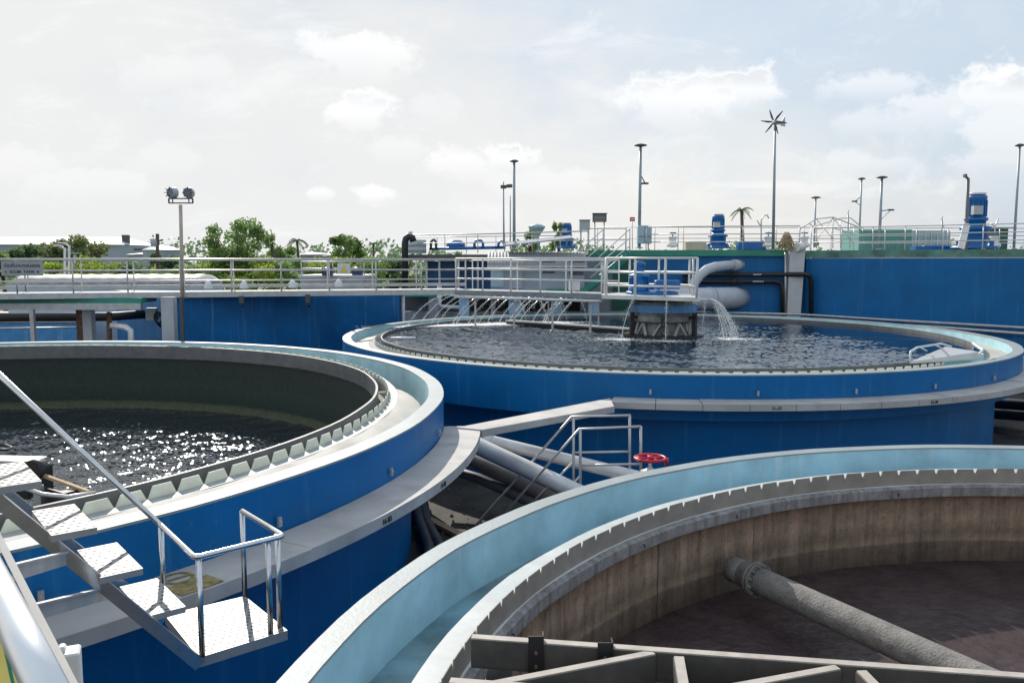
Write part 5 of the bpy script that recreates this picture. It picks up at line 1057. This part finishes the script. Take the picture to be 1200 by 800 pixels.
# pale gooseneck street lamps
for x, yt, d, lb_ in ((76, 291, 44, 'left of the two pale angled street lamps behind the sign'), (81, 288, 44.5, 'right of the two pale angled street lamps behind the sign')):
    t = thing('street_lamp', lb_, 'street lamp', Q(x, 345, d), 'pair of pale street lamps'); MB().tube([Q(x, 345, d), Q(x, yt, d), Q(x - 6, yt - 2.5, d)], .065, 8).build('pole', M['railw'], t); MB().box(Q(x - 8, yt - 3.4, d), (.42, .2, .07), 0).build('lamp_head', M['white'], t)
t = thing('street_lamp', 'small T-topped lamp post right of the two pale street lamps', 'street lamp', Q(88, 340, 60)); MB().tube([Q(88, 340, 60), Q(88, 297, 60)], .1, 8).build('pole', M['rail'], t); MB().box(Q(88, 296.5, 60), (.75, .3, .08)).build('lamp_head', M['grbox'], t)
# far buildings
wh = thing('warehouse', 'long white-roofed warehouse far behind the trees at the left', 'building', Q(0, 300, 170))
a_, b_ = Q(-140, 300, 170), Q(142, 300, 170); ze, zr_ = Q(0, 286.5, 170).z, Q(0, 277.5, 178).z
MB().prism([a_.xy, b_.xy, (b_.x, 190), (a_.x, 190)], 0, ze).build('wall', M['lilac'], wh)
mb = MB(); mb.add([(a_.x, 169.5, ze), (b_.x + .3, 169.5, ze), (b_.x - 4, 180, zr_), (a_.x, 180, zr_), (a_.x, 190.5, ze), (b_.x, 190.5, ze)], [(0, 1, 2, 3), (3, 2, 5, 4), (1, 5, 2)]).build('roof', M['wroof'], wh)
MB().box((b_.x - 1.2, 175, Q(0, 281, 175).z), (1.2, 1.2, 2.0)).build('vent', M['dkgrey'], wh)
w2 = thing('low_warehouse', 'lower white-roofed shed far off right of the long warehouse', 'building', Q(170, 300, 150)); a_, b_ = Q(149, 300, 150), Q(177, 300, 150)
MB().prism([a_.xy, b_.xy, (b_.x, 165), (a_.x, 165)], 0, Q(0, 298, 150).z).build('wall', M['lilac'], w2); MB().add([(a_.x, 149.5, Q(0, 298, 150).z), (b_.x, 149.5, Q(0, 298, 150).z), (b_.x, 165, Q(0, 294.5, 165).z), (a_.x, 165, Q(0, 294.5, 165).z)], [(0, 1, 2, 3)]).build('roof', M['wroof'], w2)
MB().box((a_.x + 3, 151, Q(0, 292.5, 150).z), (4, 1, .4)).build('gantry', M['dkgrey'], w2)
dm = thing('domed_hall', 'small grey domed roof far off beside the power pole', 'building', Q(188, 300, 140)); c = Q(190, 300, 140); MB().lathe((c.x, c.y, 0), [(3.0, 0), (3.0, Q(0, 293, 140).z), (3.2, Q(0, 293, 140).z), (1.8, Q(0, 289, 140).z), (0, Q(0, 287.5, 140).z)], 12, smooth=False).build('hall', M['shed'], dm)
bd = thing('far_house', 'small grey flat-roofed house far off between the palm and the round tree', 'building', Q(366, 300, 140)); a_, b_ = Q(352, 300, 140), Q(377, 300, 140)
MB().prism([a_.xy, b_.xy, (b_.x, 150), (a_.x, 150)], 0, Q(0, 298, 140).z).build('wall', M['shed'], bd); MB().add([(a_.x - .4, 139.5, Q(0, 298, 140).z), (b_.x + .4, 139.5, Q(0, 300, 140).z), (b_.x + .4, 150, Q(0, 298, 150).z), (a_.x - .4, 150, Q(0, 295, 150).z)], [(0, 1, 2, 3)]).build('roof', M['roof'], bd)
pp = thing('power_pole', 'wooden power pole with a crossarm among the far trees', 'power pole', Q(184.5, 330, 75)); MB().tube([Q(184.5, 345, 75), Q(184.5, 274, 75)], .16, 8).build('pole', M['bark'], pp); MB().bar(Q(178, 284, 75), Q(191, 281, 75), .12, .12).build('crossarm', M['bark'], pp); MB().lathe(Q(181, 289, 75), [(.3, 0), (.35, .3), (.3, .7), (0, .75)], 10).build('transformer', M['grbox'], pp)
wtw = thing('water_tower', 'distant pale blue cone-shaped water tower above the gallery rails', 'water tower', Q(629, 300, 95)); c = Q(629, 275, 95); c.z = 0; zt2 = Q(629, 262, 95).z
MB().lathe(c, [(.35, 0), (.3, zt2 - 1.5)], 12).build('stem', M['bluebox'], wtw); MB().lathe(c, [(.25, zt2 - 1.5), (.9, zt2 - .55), (1.0, zt2 - .35), (.55, zt2 - .12), (0, zt2)], 16).build('bowl', M['bluebox'], wtw)

# ------------------------------------------------------------------ vegetation
def tree(name, label, cat, x, ytop, d, wpx, hpx, leaf, n=2600, ls=.16, base_y=None, group=None, clumps=16, trunk=True, gaps=.5, seed=1):
    rnd = random.Random(seed * 77 + int(x)); k = d / 967; cw, chh = wpx * k / 2, hpx * k / 2; top = Q(x, ytop, d); c = top - Vector((0, 0, chh)); root = Vector((top.x, top.y, 0))
    t = thing(name, label, cat, root, group)
    blobs = []
    for i in range(clumps):
        a, z = rnd.random() * 2 * PI, rnd.uniform(-.9, .95); rr = math.sqrt(max(0, 1 - z * z)) * rnd.uniform(.45, .9)
        blobs.append((c + Vector((rr * math.cos(a) * cw, rr * math.sin(a) * cw, z * chh * .78)), rnd.uniform(.22, .42)))
    mb = MB()
    for i in range(n):
        bc, br = blobs[rnd.randrange(clumps)]; v = Vector([rnd.gauss(0, 1) for _ in range(3)]).normalized() * (rnd.random() ** .45)
        p = bc + Vector((v.x * br * cw, v.y * br * cw, v.z * br * chh * 1.0)); s = ls * rnd.uniform(.6, 1.3)
        e = Vector([rnd.gauss(0, 1) for _ in range(3)]).normalized(); f_ = e.orthogonal().normalized(); f_ = (Matrix.Rotation(rnd.random() * 6.28, 3, e) @ f_); g_ = e.cross(f_)
        mb.add([p - f_ * s, p + g_ * s * .5, p + f_ * s, p - g_ * s * .5], [(0, 1, 2, 3)])
    mb.build('crown', LEAF[leaf], t)
    if trunk:
        mb = MB(); fork = c - Vector((0, 0, chh * .7)); mb.tube([root, root.lerp(fork, .5) + Vector((.1, 0, 0)), fork], [.2, .16, .13], 8)
        for bc, br in blobs[:10]: mb.tube([fork, fork.lerp(bc, .5) + Vector((rnd.uniform(-.2, .2), 0, .15)), bc], [.09, .05, .015], 5)
        mb.build('trunk', M['bark'], t)
    return t
def palm(label, x, ytop, d, rpx, lean=0, n=12, seed=3):
    rnd = random.Random(seed); k = d / 967; r = rpx * k; top = Q(x, ytop + rpx * .6, d); root = Vector((top.x + lean, top.y, 0)); t = thing('palm_tree', label, 'palm', root)
    MB().tube([root, root.lerp(top, .5) + Vector((lean * .2, 0, 0)), top], [.2, .15, .12], 8).build('trunk', M['bark'], t)
    for i in range(n):
        a = 2 * PI * i / n + rnd.uniform(-.2, .2); el = rnd.uniform(-.3, 1.1); mb = MB(); pts = []
        for j in range(8):
            q = j / 7; pts.append(top + Vector((math.cos(a) * r * q, math.sin(a) * r * q, r * (math.sin(el) * q - 1.0 * q * q * .9))))
        mb.tube(pts, [.03 * (1 - q / 9) for q in range(8)], 4)
        for j in range(1, 8):
            for s_ in (-1, 1):
                for f in (0, .33, .66):
                    if j == 7 and f: continue
                    p = pts[j] if not f else pts[j].lerp(pts[min(7, j + 1)], f); sd = Vector((-math.sin(a), math.cos(a), 0)) * s_; ll = r * .33 * (1 - abs(j / 7 - .45))
                    dn = p + sd * ll * .7 + Vector((math.cos(a), math.sin(a), 0)) * ll * .3 - Vector((0, 0, ll * .6)); w_ = Vector((math.cos(a), math.sin(a), 0)) * r * .03
                    mb.add([p - w_, p + w_, dn], [(0, 1, 2)])
        mb.build('frond', LEAF[1], t)
gt = 'trees beyond the left bridge'
tree('broadleaf_tree', 'largest loose green tree just right of the floodlight mast', 'tree', 276, 250, 62, 84, 75, 0, 5200, .15, group=gt, clumps=26, seed=4)
tree('broadleaf_tree', 'thin-crowned sapling leaning right of the largest tree', 'tree', 318, 266, 66, 16, 26, 0, 320, .13, group=gt, clumps=6, seed=9)
tree('broadleaf_tree', 'brownish green tree with a dense crown behind the pale street lamps', 'tree', 85, 275, 66, 74, 56, 3, 4600, .16, group=gt, clumps=22, seed=5)
tree('broadleaf_tree', 'dark round tree at the left in front of the warehouse', 'tree', 34, 286, 70, 54, 40, 1, 3000, .17, group=gt, clumps=14, seed=6)
tree('broadleaf_tree', 'pale green tree at the left edge by the name sign', 'tree', 2, 295, 64, 46, 34, 0, 2200, .17, group=gt, clumps=12, seed=7)
tree('broadleaf_tree', 'round mid-green tree standing alone left of the raised gallery', 'tree', 405, 273, 78, 50, 48, 0, 3600, .17, group=gt, clumps=18, seed=8)
tree('broadleaf_tree', 'wide airy tree by the power pole', 'tree', 196, 294, 84, 46, 34, 1, 3000, .18, group=gt, clumps=14, seed=11)
tree('broadleaf_tree', 'low tree between the palm and the largest tree', 'tree', 335, 286, 80, 46, 36, 0, 2400, .18, group=gt, clumps=14, seed=12)
tree('broadleaf_tree', 'feathery tree above the shed roof beside the smallest blue motor', 'tree', 655, 257, 70, 26, 40, 0, 1100, .13, group=None, clumps=9, seed=13)
tree('broadleaf_tree', 'small bush-like tree left of the feathery one above the gallery', 'tree', 622, 270, 80, 22, 30, 0, 700, .15, group=None, clumps=7, seed=14)
for i, (x, y, w_, lf) in enumerate(((20, 312, 90, 0), (70, 306, 80, 2), (120, 300, 76, 2), (165, 304, 60, 1), (218, 305, 70, 0), (262, 303, 60, 2), (300, 300, 70, 2), (345, 303, 70, 0), (392, 301, 66, 2), (436, 300, 70, 0), (474, 300, 50, 1))):
    tree('shrub', ['bush under the dark round tree by the name sign', 'yellow-green bush below the pale street lamps', 'bright yellow-green bush right of the pale street lamps', 'dark bush below the power pole', 'bush at the foot of the floodlight mast', 'yellow-green bush left below the largest tree', 'bright bush right below the largest tree', 'bush below the left palm', 'yellow-green bush behind the yellow triangle sign', 'bush between the round tree and the raised gallery', 'dark bush beside the black goose-neck pipe'][i], 'bush', x, y, 57 + (i % 3) * 2, w_ + 14, 48, lf, 2300, .15, group='bushes beyond the left bridge', clumps=14, trunk=False, seed=20 + i)
palm('palm with drooping fronds left of the round tree', 348, 274, 88, 13, .3)
palm('tiny far palm between the round tree and the gallery', 437.5, 281, 110, 7, .1, 10, 5)
palm('wind-bent palm above the upper deck rails', 869, 238, 62, 13, .4, 9, 8)
bn = thing('banana_plant', 'bright yellow banana leaf standing left of the floodlight mast', 'plant', Q(179, 345, 52)); r0 = Q(179, 345, 52)
for k in range(5):
    a = k * 1.3; mb = MB(); b_ = Q(179, 330, 52); tp = Q(179 + 3 * math.cos(a), 308 + k * 2, 52) + Vector((0, .4 * math.sin(a), 0)); s_ = Vector((math.cos(a + 1.2), math.sin(a + 1.2), 0)) * .16
    md = b_.lerp(tp, .6); mb.add([b_, md + s_, tp, md - s_], [(0, 1, 2, 3)]).build('leaf', LEAF[2], bn)
MB().tube([Vector((r0.x, r0.y, 0)), Q(179, 328, 52)], [.12, .07], 8).build('stem', LEAF[2], bn)
# far tree line as one mass
mb = MB(); rnd = random.Random(5)
for i in range(15000):
    x = rnd.uniform(-170, 230); d = rnd.uniform(190, 230); hh = 6.3 + 1.6 * math.sin(x * .13) + 1.1 * math.sin(x * .37 + 1) + .8 * math.sin(x * .9)
    p = Vector((x, d, rnd.random() ** .6 * (hh + 1.2))); s = rnd.uniform(.3, .8); e = Vector([rnd.gauss(0, 1) for _ in range(3)]).normalized(); f_ = e.orthogonal().normalized(); g_ = e.cross(f_)
    mb.add([p - f_ * s, p + g_ * s * .7, p + f_ * s, p - g_ * s * .7], [(0, 1, 2, 3)])
tag(mb.build('far_tree_line', LEAF[1]), 'hazy far-off line of trees along the horizon', 'trees', kind='stuff')
